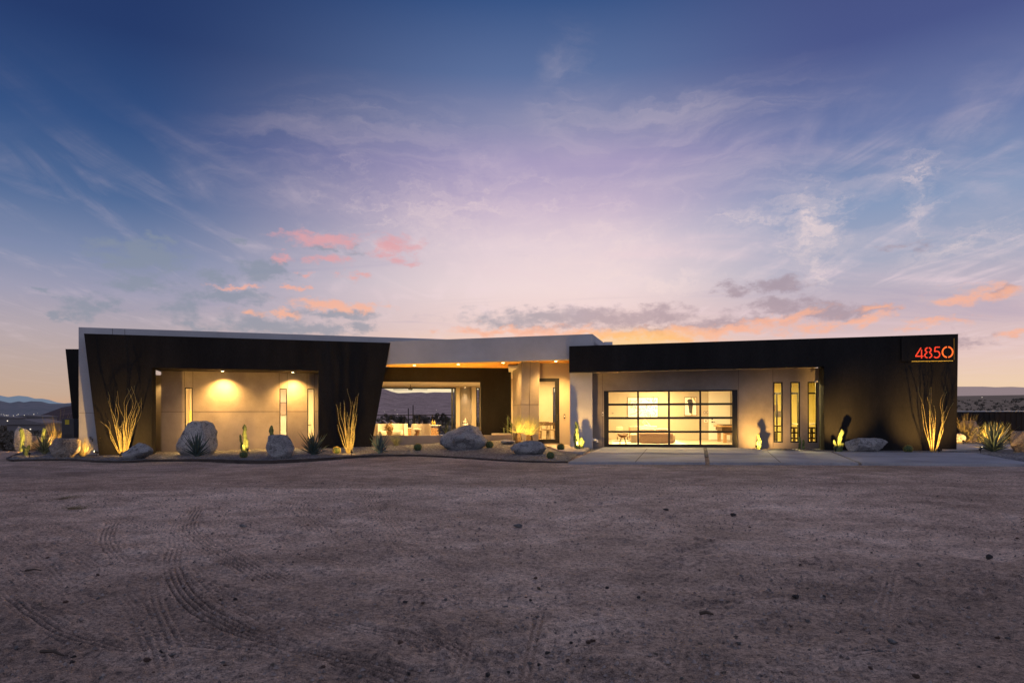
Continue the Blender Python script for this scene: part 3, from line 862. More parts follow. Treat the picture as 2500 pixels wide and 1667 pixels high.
M['hillc'] = hill_mat('scrub_hill', (0.05, 0.042, 0.042), (0.30, 0.23, 0.215), 0.028, 0.062, (1.0, 0.74, 0.88))
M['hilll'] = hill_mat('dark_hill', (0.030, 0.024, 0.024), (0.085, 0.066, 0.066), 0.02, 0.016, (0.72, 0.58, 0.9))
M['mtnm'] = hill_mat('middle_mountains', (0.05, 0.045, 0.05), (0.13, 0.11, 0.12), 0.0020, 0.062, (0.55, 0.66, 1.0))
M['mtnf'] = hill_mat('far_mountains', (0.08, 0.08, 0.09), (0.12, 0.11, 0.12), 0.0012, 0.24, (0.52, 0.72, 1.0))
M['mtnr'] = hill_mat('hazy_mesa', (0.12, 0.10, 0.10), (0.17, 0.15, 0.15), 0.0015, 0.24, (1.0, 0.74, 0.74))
ridge('scrub_hill', [(300, 930), (520, 925), (700, 938), (800, 930), (880, 936), (940, 950), (955, 956), (972, 960), (1000, 959), (1028, 957), (1040, 958.5), (1060, 956.5), (1085, 957), (1105, 957), (1140, 950), (1200, 950), (1300, 955), (1480, 962), (1650, 975)], 2200, 1300, -4, M['hillc'], 0.20, 3, 420, 40)
ridge('dark_hill', [(-20, 1046), (40, 1030), (80, 1020), (120, 1006), (150, 995), (176, 990), (210, 982), (260, 974), (330, 966), (420, 962), (560, 966), (640, 990), (700, 1020)], 620, 330, -4, M['hilll'], 0.16, 8, 200, 26)
ridge('middle_mountains', [(-500, 970), (-300, 985), (-100, 972), (0, 978), (24, 983.6), (46, 979), (58, 982), (76, 979), (103, 980.6), (121, 985.5), (150, 985.5), (173, 984.5), (230, 978), (330, 985), (450, 980), (600, 975), (800, 984)], 6000, 2600, -30, M['mtnm'], 0.16, 12, 260, 26)
ridge('far_mountains', [(-600, 960), (-200, 955), (0, 965), (20, 969), (46, 965.7), (68, 968), (85, 973), (103, 973), (121, 976), (140, 982), (158, 984), (250, 976), (420, 983), (700, 985)], 15000, 5000, -60, M['mtnf'], 0.07, 15, 300, 14)
ridge('hazy_mesa', [(1200, 962), (1500, 955), (1800, 950), (2100, 946), (2335, 943.5), (2400, 943.5), (2430, 945), (2470, 944), (2500, 945.5), (2700, 940), (3000, 944), (3400, 955)], 8500, 4200, 40, M['mtnr'], 0.05, 19, 300, 16)
# ------------------------------------------------------------------ planting bed, driveway, paths
def bedz(x, y):
    z = -0.14 + 0.11*sst(-12.5, -6.0, x)
    z += 0.27*math.exp(-((x + 0.7)/3.2)**2 - ((y - 25.2)/2.4)**2)
    return z

def onbed(px, py, f=bedz):
    """first point where the sight line meets the ground surface f"""
    a, b = ray(px, py)
    Y = 12.0
    while Y < 60 and CZ + b*Y > f(a*Y, Y): Y += 0.02
    return Vector((a*Y, Y, f(a*Y, Y)))

pairs = [((17, 1118.6), (18, 1117)), ((27, 1123), (41, 1108)), ((60, 1122.6), (69, 1105)), ((115, 1121.6), (120, 1096)), ((184, 1121.8), (190, 1094)), ((230, 1125), (242, 1096)),
         ((298, 1126), (372, 1098)), ((390, 1122.6), (420, 1099)), ((498, 1121.6), (520, 1097)), ((625, 1125), (650, 1094)), ((740, 1121.6), (777, 1092)), ((848, 1115), (860, 1087)),
         ((908, 1111.6), (930, 1081)), ((995, 1110.6), (1010, 1075)), ((1082, 1114), (1090, 1072)), ((1169, 1119.6), (1180, 1072)), ((1249, 1124.6), (1245, 1071)), ((1345, 1127), (1330, 1088)),
         ((1370, 1127.2), (1367, 1100.5)), ((1386, 1127.2), (1416, 1104.5))]
fr = cubic([tuple(onbed(*p[0]).xy) for p in pairs], 240)
bk = cubic([tuple(onbed(*p[1]).xy) for p in pairs], 240)
mb = MB()
NV = 40
for i in range(len(fr)):
    for j in range(NV+1):
        t = j/NV
        x = fr[i][0]*(1-t) + bk[i][0]*t; y = fr[i][1]*(1-t) + bk[i][1]*t
        z = bedz(x, y) + 0.025*(mnoise.noise((x*1.3, y*1.3, 0)) + 0.5*mnoise.noise((x*3.7, y*3.7, 4)))
        mb.v.append((x, y, z))
for i in range(len(fr)-1):
    for j in range(NV):
        q = i*(NV+1)+j
        mb.f.append((q, q+NV+1, q+NV+2, q+1))
tag(mb.build('gravel_bed', M['gravel'], smooth=True, fix=False), kind='structure')
# steel edging round the bed
edge = [tuple(onbed(*p).xy) for p in [(118, 1102), (95, 1104), (69, 1105)]][::1] + [tuple(onbed(41, 1108).xy)] + fr
edge = [Vector((x, y, 0)) for x, y in edge]
mb = MB()
prev = None
for i, p in enumerate(edge):
    t = (edge[min(i+1, len(edge)-1)] - edge[max(i-1, 0)]).normalized()
    nrm = Vector((t.y, -t.x, 0))*0.022
    zt = bedz(p.x, p.y) + 0.02; zb = gz(p.x, p.y) - 0.15
    a = [(p.x-nrm.x, p.y-nrm.y, zb), (p.x+nrm.x, p.y+nrm.y, zb), (p.x+nrm.x, p.y+nrm.y, zt), (p.x-nrm.x, p.y-nrm.y, zt)]
    mb.v.extend(a)
    if i:
        b = 4*(i-1)
        for k in range(4):
            k2 = (k+1) % 4
            mb.f.append((b+k, b+k2, b+4+k2, b+4+k))
tag(mb.build('bed_edging', M['edging']), 'low dark steel edging strip that curves along the front of the gravel bed', 'edging')

# gravel by the right wall and to the right of the drive, driveway slab, paths
DZ = 0.0
mb = MB()
q = [atz(1440, 1088, -0.03), atz(1440, 1110, -0.03), atz(2700, 1134, -0.03), Vector((40, 20, -0.03)), Vector((48, 33, -0.03)), Vector((2.0, 33, -0.03))]
mb.add([(p.x, p.y, -0.03) for p in q], [tuple(range(len(q)))])
tag(mb.build('gravel_strip', M['gravel']), kind='structure')
def sheet(name, pix, z, m, thick=0.1, cat=None):
    mb = MB()
    ps = [atz(px, py, z) for px, py in pix]
    mb.prism([(p.x, p.y, z-thick) for p in ps], (0, 0, thick))
    return tag(mb.build(name, m), kind='structure')
# drive, split by two gravel-filled joints
sheet('driveway', [(1388, 1127.2), (1472, 1091.5), (1717, 1092.6), (1722, 1128.4)], DZ, M['concrete'], 0.12)
sheet('driveway', [(1733, 1128.5), (1726, 1092.7), (1805, 1093), (1884, 1099.0), (2027, 1102.5), (2096, 1129.9)], DZ, M['concrete'], 0.12)
sheet('driveway', [(2104, 1130), (2035, 1102.7), (2334, 1104), (2380, 1105), (2425, 1113.5), (2500, 1127.4), (2560, 1138), (2500, 1133.2)], DZ, M['concrete'], 0.12)
mb = MB()
for a, b in (((1580, 1095), (1551, 1127.6)), ((1873, 1101), (1906, 1129))):
    p, q = atz(*a, 0), atz(*b, 0)
    w = Vector((0.012, 0, 0))
    mb.add([p-w+Vector((0, 0, .004)), p+w+Vector((0, 0, .004)), q+w+Vector((0, 0, .004)), q-w+Vector((0, 0, .004))], [(0, 1, 2, 3)])
tag(mb.build('driveway_saw_joint', M['joint']), kind='structure')
sheet('entry_path', [(1310, 1081), (1395, 1082), (1440, 1092), (1424, 1103), (1400, 1103), (1368, 1100), (1345, 1091)], 0.03, M['path'], 0.12)
sheet('rear_path', [(2300, 1083), (2560, 1086), (2600, 1097), (2300, 1096.5)], 0.02, M['path'], 0.1)

# ------------------------------------------------------------------ the house
house = thing('house', 'low modern desert house with black, white and beige stucco blocks and lit rooms', 'house', (0, 27, 0))
def part(name, mb, m, parent=None, **k):
    return mb.build(name, M[m] if isinstance(m, str) else m, parent or house, **k)

# --- left block: black leaning frame in front of a white parapet
L = Wall(-14.96, 22.9, 18.1)
FT = 0.70
tl_, tr_ = L.sz(205, 815), L.sz(953, 836)
bl_, br_ = L.sz(242, 1115), L.sz(905, 1099)
def ext(top, bot, z):
    t = (z - top[1])/(bot[1] - top[1])
    return (top[0] + (bot[0]-top[0])*t, z)
ZG = -0.4
oz = (L.z(371, 898) + L.z(778, 904))/2
ol, orr = L.s(371), L.s(778)
topz = (tl_[1] + tr_[1])/2
poly = [ext(tl_, bl_, ZG), (ol, ZG), (ol, oz), (orr, oz), (orr, ZG), ext(tr_, br_, ZG), (tr_[0], topz), (tl_[0], topz)]
part('black_frame', MB().slab(L, poly, 0, FT), 'black')
wl = L.s(192.5, FT)
wtz = (L.z(192, 800, FT) + L.z(1000, 824, FT))/2
poly = [(wl, ZG), (ol-0.15, ZG), (ol-0.15, oz+0.06), (orr+0.12, oz+0.06), (orr+0.12, oz+0.3), (L.s(900, FT), oz+0.5), (L.s(1150, FT), oz+0.75), (L.s(1150, FT), wtz), (wl, wtz)]
part('white_parapet', MB().slab(L, poly, FT, FT+0.3), 'white')
JS = []
zj = L.z(215, 1008, FT)
JS.append(MB().box(L, wl+0.01, L.s(240, FT), FT-0.003, FT, zj, zj+0.012))
for px in (275, 305): JS.append(MB().box(L, L.s(px, FT), L.s(px, FT)+0.012, FT-0.003, FT, topz, wtz-0.01))
[part('joint_line', q_, 'joint') for q_ in JS]
# side and rear walls and the roof of the left block
sl, sr = wl+0.25, L.s(905, FT)
part('side_wall', MB().box(L, wl, wl+0.25, FT+0.3, 10.5, ZG, wtz-0.25), 'white')
part('side_wall', MB().box(L, sr-0.25, sr, FT+0.3, 5.2, ZG, wtz-0.3), 'black')
part('roof', MB().box(L, wl+0.25, sr-0.25, FT+0.3, 10.5, wtz-0.55, wtz-0.35), 'white')
# recessed beige wall with three slot windows
RD = 1.95
rz = (L.z(394, 907, RD) + L.z(777, 909.7, RD))/2
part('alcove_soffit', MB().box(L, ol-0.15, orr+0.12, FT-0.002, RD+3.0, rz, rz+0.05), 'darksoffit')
r0, r1 = L.s(393.6, RD), L.s(790, RD)
wins = []
for a, b in ((451, 470.5), (682.5, 701), (750.5, 768)):
    wins.append((L.s(a, RD), L.s(b, RD), L.z(690, 1074, RD), L.z(690, 948, RD)))
part('recessed_wall', MB().holes(L, r0, r1, ZG, rz, RD, RD+0.25, wins), 'beige')
JS = []
zj = (L.z(420, 1005.6, RD) + L.z(730, 1004.6, RD))/2
cuts = [r0] + [v for w in wins for v in (w[0]-0.01, w[1]+0.01)] + [r1]
for k in range(0, len(cuts), 2): JS.append(MB().box(L, cuts[k], cuts[k+1], RD-0.004, RD, zj, zj+0.016))
for w in wins:
    for s_ in (w[0]-0.01, w[1]+0.01): JS.append(MB().box(L, s_-0.007, s_+0.007, RD-0.004, RD, w[3]+0.02, rz-0.01))
[part('joint_line', q_, 'joint') for q_ in JS]

def window(W, h, d, fw=0.035, name='window'):
    """frame with one pane filling the opening h=(s0,s1,z0,z1)"""
    s0, s1, z0, z1 = h
    mb = MB()
    a, b = d+0.01, d+0.09
    mb.box(W, s0+.001, s0+fw, a, b, z0+.001, z1-.001); mb.box(W, s1-fw, s1-.001, a, b, z0+.001, z1-.001)
    mb.box(W, s0+fw, s1-fw, a, b, z0+.001, z0+fw); mb.box(W, s0+fw, s1-fw, a, b, z1-fw, z1-.001)
    f = part(name, mb, 'metal')
    g = MB(); P = W.pt; e = d+0.05
    g.add([P(s0+fw, e, z0+fw), P(s1-fw, e, z0+fw), P(s1-fw, e, z1-fw), P(s0+fw, e, z1-fw)], [(0, 1, 2, 3)])
    part('pane', g, 'glass', f, fix=False)
    return f
for w in wins: window(L, w, RD)

def room(W, s0, s1, d0, d1, z0, z1, wm='room', fm='floor', front=False, holes=None, left=True, right=True):
    """shell of a lit room: floor, ceiling and three walls, each butting the next"""
    t = 0.12
    part('room_floor', MB().box(W, s0, s1, d0, d1, z0-t, z0), fm)
    part('room_ceiling', MB().box(W, s0, s1, d0, d1, z1, z1+t), 'ceil')
    if holes: part('rear_wall', MB().holes(W, s0-t, s1+t, z0-t, z1+t, d1, d1+t, holes), wm)
    else: part('rear_wall', MB().box(W, s0-t, s1+t, d1, d1+t, z0-t, z1+t), wm)
    if left: part('room_wall', MB().box(W, s0-t, s0, d0, d1, z0-t, z1+t), wm)
    if right: part('room_wall', MB().box(W, s1, s1+t, d0, d1, z0-t, z1+t), wm)
s_mid = L.s(590, RD)
room(L, r0+0.35, s_mid-0.1, RD+0.26, RD+4.6, -0.05, 2.9)
room(L, s_mid+0.1, r1-0.1, RD+0.26, RD+4.0, -0.05, 2.9)
part('end_wall', MB().box(L, r0, r0+0.2, RD+0.25, RD+2.9, ZG, rz), 'beige')
part('passage_wall', MB().box(L, ol-1.6, r0, RD+2.9, RD+3.1, ZG, rz), 'gold')
# far left: a second leaning black wall at the back of the block
Q = Wall(-17.0, 26.6, 12)
p1, p2, p3_, p4_ = Q.sz(159.6, 852), Q.sz(205, 852), Q.sz(205, 1094), Q.sz(185, 1094)
part('rear_wing', MB().slab(Q, [p4_, p3_, p2, p1], 0, 0.5), 'black')

# --- centre: white roof band over an open living room
C = Wall(at(956, 834, 26.2).x, 26.2, -15.8)
cs0, cs1 = C.s(930), C.s(1447)
cz1 = (C.z(956, 833.6) + C.z(1447, 815))/2
cz0 = (C.z(956, 889.8) + C.z(1385, 876.4))/2
SOF = cz0 - 0.004
mb = MB()
mb.box(C, cs0, cs1, 0, 0.35, cz0, cz1)
mb.box(C, cs0, cs1, 0.35, 13.0, cz1-0.45, cz1-0.25)
mb.box(C, cs1-0.3, cs1, 0.35, 13.0, cz0, cz1)
part('white_roof_band', mb, 'white')
part('roof_curb', MB().cube(at(1484, 839.5, 29.5) + Vector((0, 0, -0.48)), (0.36, 0.4, 1.1)), 'white')
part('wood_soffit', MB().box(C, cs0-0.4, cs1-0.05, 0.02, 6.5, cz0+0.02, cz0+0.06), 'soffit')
B = Wall(at(950, 896, 28.0).x, 28.0, math.degrees(math.atan2(1.0, at(1247, 899, 29.0).x - at(950, 896, 28.0).x)))
FZ = 0.08
bl, brr = B.s(870), B.s(1248)
bh = (B.s(880), B.s(1174.5), FZ, (B.z(940, 931) + B.z(1170, 932.5))/2)
part('dark_wall', MB().holes(B, bl, brr, -0.3, SOF+0.03, 0, 0.3, [bh]), 'black')
# living room, open through to the terrace
BD = 6.3
lz = bh[3] + 0.10
op = (B.s(900, BD), B.s(1113, BD), FZ, B.z(1000, 945.3, BD))
ni = (B.s(1123, BD), B.s(1152, BD), B.z(1137, 1041, BD), B.z(1137, 944.5, BD))
nw = (B.s(1162.5, BD), B.s(1171.5, BD), FZ+0.1, B.z(1137, 945.5, BD))
room(B, bl+0.2, B.s(1174, BD)+0.05, 0.3, BD, FZ, lz, holes=[op, ni, nw])
mb = MB(); P = B.pt
s0, s1, z0, z1 = ni
for q in ([(s0, .12), (s1, .12), (s1, .5), (s0, .5)],):
    mb.add([P(s0, BD+.45, z0), P(s1, BD+.45, z0), P(s1, BD+.45, z1), P(s0, BD+.45, z1)], [(0, 1, 2, 3)])
    mb.add([P(s0, BD+.12, z0), P(s0, BD+.45, z0), P(s0, BD+.45, z1), P(s0, BD+.12, z1)], [(0, 1, 2, 3)])
    mb.add([P(s1, BD+.45, z0), P(s1, BD+.12, z0), P(s1, BD+.12, z1), P(s1, BD+.45, z1)], [(0, 1, 2, 3)])
    mb.add([P(s0, BD+.12, z0), P(s1, BD+.12, z0), P(s1, BD+.45, z0), P(s0, BD+.45, z0)], [(0, 1, 2, 3)])
    mb.add([P(s0, BD+.45, z1), P(s1, BD+.45, z1), P(s1, BD+.12, z1), P(s0, BD+.12, z1)], [(0, 1, 2, 3)])
part('wall_niche', mb, 'taupe', fix=False)
window(B, nw, BD, 0.05)
# stacked sliding doors, dark header and track
mb = MB()
hd = B.s(1101, BD)
mb.box(B, op[0], op[1], BD-0.012, BD+0.10, op[3]-0.07, op[3]-0.001)
for k in range(3):
    a = hd + 0.02 + k*0.015
    mb.box(B, a, a+0.07, BD-0.06+k*0.07, BD+k*0.07, FZ+.002, op[3]-0.071)
mb.box(B, op[1]-0.07, op[1]-0.001, BD-0.06, BD+0.16, FZ+.002, op[3]-0.071)
sd_ = part('sliding_door', mb, 'metal')
g = MB()
for k in range(2):
    g.add([P(hd+0.09, BD-0.02+k*.07, FZ+.05), P(op[1]-0.07, BD-0.02+k*.07, FZ+.05), P(op[1]-0.07, BD-0.02+k*.07, op[3]-.1), P(hd+0.09, BD-0.02+k*.07, op[3]-.1)], [(0, 1, 2, 3)])
part('pane', g, 'glass', sd_, fix=False)
# low planter wall in front of the open room, with a lit bench board at its right
Wl = Wall(at(925, 1064, 26.7).x, 26.7, 1.5)
wz = (Wl.z(932, 1063.8) + Wl.z(1220, 1061.8))/2
part('planter_wall', MB().box(Wl, Wl.s(890), Wl.s(1252), 0, 0.32, -0.2, wz), 'taupe')
part('bench_board', MB().box(Wl, Wl.s(1200), Wl.s(1249), 0.40, 1.2, wz-0.05, wz+0.045), 'gold')
ls = thing('added_uplight', 'added warm uplight strip, unseen behind the top of the planter wall', 'light strip', Wl.pt(Wl.s(1080), .36, wz-.06))  # strip and its area lamp are added to brighten the wood soffit
MB().box(Wl, Wl.s(940), Wl.s(1195), .335, .365, wz-.09, wz-.07).build('strip', M['adduplight'], ls)
tz = at(1000, 1075, 36).z
part('terrace', MB().box(B, B.s(860, BD), B.s(1180, BD), BD+0.14, BD+5.6, -0.15, FZ-0.02), 'path')

# faceted plaster pillar beside the entry
mb = MB()
c_t = [at(1252, 895.4, 28.0), at(1274.5, 882.4, 25.4), at(1317.5, 883, 25.6)]
c_b = [at(1252.5, 1085, 28.0), at(1270.5, 1085, 25.5), at(1313.5, 1085, 25.7)]
back = Vector((0.2, 2.4, 0))
T = [Vector((p.x, p.y, SOF+0.04)) for p in c_t]; T += [T[2] + Vector((0.1, 2.3, 0))]
Bt = [Vector((p.x, p.y, -0.2)) for p in c_b]; Bt += [Bt[2] + Vector((0.1, 2.2, 0))]
mb.add(Bt + T, [(0, 1, 5, 4), (1, 2, 6, 5), (2, 3, 7, 6), (3, 0, 4, 7), (3, 2, 1, 0), (4, 5, 6, 7)])
part('faceted_pillar', mb, 'taupe')
JS = []
def lerp3(a, b, t): return a + (b-a)*t
for t in (0.52, 0.26):
    zc = -0.2 + (SOF+0.24)*t
    a, b, c = [lerp3(Bt[k], T[k], t) for k in range(3)]
    o1, o2 = Vector((-0.003, -0.004, 0)), Vector((0, -0.005, 0))
    h = Vector((0, 0, 0.014))
    JS.append(MB().add([a+o1, b+o1, b+o1+h, a+o1+h], [(0, 1, 2, 3)]))
    JS.append(MB().add([b+o2, c+o2, c+o2+h, b+o2+h], [(0, 1, 2, 3)]))
a, b = lerp3(Bt[1], Bt[2], 0.46) + Vector((0, -.005, 0)), lerp3(T[1], T[2], 0.46) + Vector((0, -.005, 0))
h = Vector((0.013, 0.0001, 0)); JS.append(MB().add([a, a+h, b+h, b], [(0, 1, 2, 3)]))
[part('joint_line', q_, 'joint', fix=False) for q_ in JS]

# entry wall, door and hall
E = Wall(at(1300, 1082, 26.3).x, 26.3, 0.0)
eh = (E.s(1300), E.s(1366), FZ, E.z(1340, 923))
part('entry_wall', MB().holes(E, E.s(1290), E.s(1404), -0.2, SOF+0.04, 0, 0.25, [eh]), 'gold')
mb = MB()
fw = 0.17
dz0, dz1 = FZ+.002, eh[3]-.002
dl = E.s(1306)
mb.box(E, dl, dl+0.06, .02, .12, dz0, dz1)
mb.box(E, E.s(1355.5), eh[1]-.002, .02, .12, dz0, dz1)
mb.box(E, dl+0.06, E.s(1355.5), .02, .12, dz1-0.135, dz1)
mb.box(E, dl+0.06, E.s(1355.5), .02, .12, dz0, dz0+0.16)
ed = part('entry_door', mb, 'metal')
g = MB(); P = E.pt
g.add([P(dl+.06, .07, dz0+.16), P(E.s(1355.5), .07, dz0+.16), P(E.s(1355.5), .07, dz1-.135), P(dl+.06, .07, dz1-.135)], [(0, 1, 2, 3)])
part('pane', g, 'glass', ed, fix=False)
h = MB(); h.box(E, E.s(1360)-.015, E.s(1360)+.015, -.05, -.02, 1.0, 1.25); h.box(E, E.s(1360)-.012, E.s(1360)+.012, -.02, .02, 1.1, 1.15)
part('handle', h, 'lampoff', ed)
hw = (E.s(1349.8, 8.2), E.s(1358, 8.2), FZ+0.3, E.z(1353, 945, 8.2))
room(E, E.s(1262, 8.2)-0.4, E.s(1400, 8.2)+0.2, 0.25, 8.2, FZ, SOF-0.15, 'gold', holes=[hw], left=False)
part('room_wall', MB().box(E, E.s(1262, 8.2)-0.52, E.s(1262, 8.2)-0.4, 3.1, 8.2, FZ-.12, SOF-.03), 'gold')
window(E, hw, 8.2, 0.06)

# --- right block: black fascia and wall, recessed garage front
G = Wall(at(1390, 908, 24.0).x, 24.0, -8.4)
g1, g2, g3 = G.s(1390), G.s(2012.5), G.s(2340)
gb = G.s(2334.5)
zt0, zt1 = G.z(1390, 845), G.z(2340, 815)
zb0, zb1 = G.z(1390, 908.4), G.z(2010, 894)
poly = [(g1, zb0), (g2, zb1), (g2, ZG), (gb, ZG), (g3, zt1), (g1, zt0)]
part('black_facade', MB().slab(G, poly, 0, 0.4), 'black')
GD = 1.15
gj = G.s(1999.5, GD)
part('black_facade_return', MB().prism([G.pt(g2, .4, ZG), G.pt(gb-.02, .4, ZG), G.pt(gb-.02, 1.45, ZG), G.pt(gj+.06, 1.45, ZG), G.pt(gj, GD, ZG)], (0, 0, zb1+0.4-ZG)), 'black')
mb = MB()
lo = 0.015
mb.prism([G.pt(g1+.01, .402, zb0+lo), G.pt(g2-.002, .402, zb1+lo), G.pt(g2-.002, 1.6, zb1+lo), G.pt(g1+.01, 1.6, zb0+lo)], (0, 0, 0.06))
part('garage_soffit', mb, 'gold')
pz = zb0 + 0.01
part('white_pier', MB().box(G, G.s(1391.5, .5), G.s(1446, .5), .5, GD-.003, -0.2, pz+0.02), 'white')
part('white_pier_return', MB().box(G, G.s(1391.5, .5), G.s(1420, .5), GD+.2, 3.2, -0.2, pz+0.02), 'gold')
dh = (G.s(1474.5, GD), G.s(1801, GD), 0.0, (G.z(1475, 954.8, GD) + G.z(1801, 950, GD))/2)
gw = []
for a, b in ((1888.2, 1911.3), (1929.6, 1953.3), (1972, 1995.6)):
    gw.append((G.s(a, GD), G.s(b, GD), G.z(1940, 1080, GD), G.z(1940, 932, GD)))
part('garage_wall', MB().holes(G, G.s(1420, GD), gj-.002, -0.2, zb1+0.02, GD, GD+0.22, [dh] + gw), 'taupe')
JS = []
for px in (1471, 1803, 1887.2):
    s_ = G.s(px, GD); JS.append(MB().box(G, s_-.006, s_+.006, GD-.004, GD, 0.02, zb0 if px < 1500 else G.z(px, 897, GD)))
[part('joint_line', q_, 'joint') for q_ in JS]
for w in gw: window(G, w, GD, 0.045)
# glazed sectional garage door: 4 x 4 panes
mb = MB()
ds0, ds1, dzt = dh[0]+.002, dh[1]-.002, dh[3]-.002
xl, xr = G.s(1486, GD), G.s(1788, GD)
a, b = GD+0.03, GD+0.10
mb.box(G, ds0, xl, a, b, .004, dzt); mb.box(G, xr, ds1, a, b, .004, dzt)
mb.box(G, xl, xr, a, b, dzt-0.05, dzt)
mb.box(G, xl, xr, a, b, .004, 0.105)
rails = []
pxm = 1640
for y0, y1 in ((984.0, 989.2), (1017.3, 1022.8), (1051.3, 1056.2)):
    z1_, z0_ = G.z(pxm, y0, GD), G.z(pxm, y1, GD); rails.append((z0_, z1_))
    mb.box(G, xl, xr, a, b, z0_, z1_)
lev = [0.105] + [v for r_ in rails[::-1] for v in r_] + [dzt-0.05]
muls = []
for x0_, x1_ in ((1555.8, 1560.3), (1631.3, 1635.8), (1708, 1712.3)):
    s0_, s1_ = G.s(x0_, GD), G.s(x1_, GD); muls.append((s0_, s1_))
    for k in range(0, 8, 2): mb.box(G, s0_, s1_, a, b, lev[k], lev[k+1])
gd = part('garage_door', mb, 'metal')
sv = [xl] + [v for m_ in muls for v in m_] + [xr]
for k in range(0, 8, 2):
    for i in range(0, 8, 2):
        g = MB(); e = GD+.065
        g.add([G.pt(sv[i], e, lev[k]), G.pt(sv[i+1], e, lev[k]), G.pt(sv[i+1], e, lev[k+1]), G.pt(sv[i], e, lev[k+1])], [(0, 1, 2, 3)])
        part('pane', g, 'glass', gd, fix=False)
# garage used as a lounge
BKD = 8.3
sp = G.s(1884, GD)
room(G, G.s(1440, GD)+0.02, sp-0.1, GD+0.22, BKD, 0.0, 2.75)
room(G, sp+0.1, G.s(2010, GD)+1.4, GD+0.22, GD+6.0, 0.0, 2.75, 'study')
mb = MB()
d_l, d_r = G.s(1734.5, BKD), G.s(1777.3, BKD)
d_t = G.z(1756, 955.5, BKD)
mb.box(G, d_l, d_r, BKD-.05, BKD-.002, 0.02, d_t)
idr = part('interior_door', mb, 'doorwhite')
mb = MB()
for a_, b_, c_, e_ in ((d_l-.09, d_l-.002, 0.0, d_t+.09), (d_r+.002, d_r+.09, 0.0, d_t+.09), (d_l-.002, d_r+.002, d_t+.003, d_t+.09)):
    mb.box(G, a_, b_, BKD-.035, BKD-.002, c_, e_)
part('door_trim', mb, 'doorwhite', idr)
h = MB(); hs, hz_ = G.sz(1739, 1029.5, BKD-.1)
h.box(G, hs-.03, hs+.03, BKD-.075, BKD-.052, hz_-.03, hz_+.03); h.box(G, hs-.02, hs+.13, BKD-.11, BKD-.08, hz_-.012, hz_+.012)
part('handle', h, 'metal', idr)
part('deadbolt', MB().box(G, hs-.03, hs+.03, BKD-.075, BKD-.052, hz_+.10, hz_+.16), 'metal', idr)
# roof deck and outer walls that keep the daylight out
mb = MB()
mb.prism([G.pt(g1+.1, .42, zt0-0.35), G.pt(g3-.2, .42, zt1-0.35), G.pt(g3-.2, 9.5, zt1-0.35), G.pt(g1+.1, 9.5, zt0-0.35)], (0, 0, 0.15))
part('roof', mb, 'white')
part('side_wall', MB().box(G, gb-0.35, gb-0.1, 1.5, 9.4, ZG, zt1-0.4), 'black')
part('side_wall', MB().box(G, G.s(1440, GD)-0.30, G.s(1440, GD)-0.12, GD+0.3, 9.4, ZG, zt0-0.4), 'black')
part('rear_wall', MB().box(G, g1-1, gb-0.36, 9.2, 9.4, ZG, zt0-0.4), 'black')
# back-lit house number
sg0, sgz0 = G.sz(2199, 880)
sg1 = G.s(2326.8)
sgt = G.z(2262, 823)
sgb = (G.z(2225, 882) + G.z(2325, 880))/2
sgn = thing('house_number_sign', 'dark panel with glowing red stencil digits 4850 on the black wall', 'sign', G.pt((sg0+sg1)/2, -.06, sgb))
MB().box(G, sg0, sg1, -0.075, -0.055, sgb, sgt+0.0).build('panel', M['black'], sgn)
st = MB()
st.box(G, G.s(2225), sg1-0.02, -0.054, -0.030, sgb-0.015, sgb-0.003)
st.build('light_strip', M['strip'], sgn)
MB().box(G, sg1+0.002, sg1+0.016, -0.054, -0.030, sgb+0.02, sgt-0.06).build('light_strip', M['stripdim'], sgn)
def stroke(mb, pts, w, s_o, z_o, sc):
    """flat ribbon of width w along pts"""
    P2 = [Vector((p[0], p[1])) for p in pts]
    n = len(P2); vs = []
    for i in range(n):
        t = (P2[min(i+1, n-1)] - P2[max(i-1, 0)]).normalized()
        nn = Vector((-t.y, t.x))*w/2
        for sgn_ in (1, -1):
            q = P2[i] + nn*sgn_
            vs.append(G.pt(s_o + q.x*sc, -0.079, z_o + q.y*sc))
    mb.add(vs, [(2*i, 2*i+1, 2*i+3, 2*i+2) for i in range(n-1)])
def arcp(cx, cy, rx, ry, a0, a1, n=22):
    return [(cx + rx*math.cos(R(a0+(a1-a0)*i/n)), cy + ry*math.sin(R(a0+(a1-a0)*i/n))) for i in range(n+1)]
def digit(ch, px0, px1, y0, y1, m):
    sA, zA = G.sz(px0, y1); sB, zB = G.sz(px1, y0)
    H = zB - zA; wd = (sB - sA)/H
    mb = MB()
    t = 0.108
    if ch == '4':
        stroke(mb, [(wd*0.06, 0.23), (wd*0.70, 0.98)], t, sA, zA, H)
        stroke(mb, [(0.0, 0.20), (wd*1.0, 0.20)], t, sA, zA, H)
        stroke(mb, [(wd*0.76, 0.0), (wd*0.76, 0.80)], t, sA, zA, H)
    elif ch == '8':
        for a0, a1 in ((100, 255), (-75, 80)):
            stroke(mb, arcp(wd/2, 0.74, wd*.36, 0.20, a0, a1), t, sA, zA, H)
        for a0, a1 in ((110, 258), (-78, 70)):
            stroke(mb, arcp(wd/2, 0.27, wd*.44, 0.22, a0, a1), t, sA, zA, H)
    elif ch == '5':
        stroke(mb, [(wd*.2, 0.95), (wd*.92, 0.95)], t*.9, sA, zA, H)
        stroke(mb, [(wd*.2, 0.95), (wd*.12, 0.55)], t*.9, sA, zA, H)
        stroke(mb, arcp(wd*.42, 0.33, wd*.48, 0.28, 125, -140, 30), t, sA, zA, H)
    else:
        for a0, a1 in ((97, 263), (-83, 83)):
            stroke(mb, arcp(wd/2, 0.5, wd*.43, 0.44, a0, a1, 30), t*1.1, sA, zA, H)
    mb.build('digit', m, sgn, fix=False)
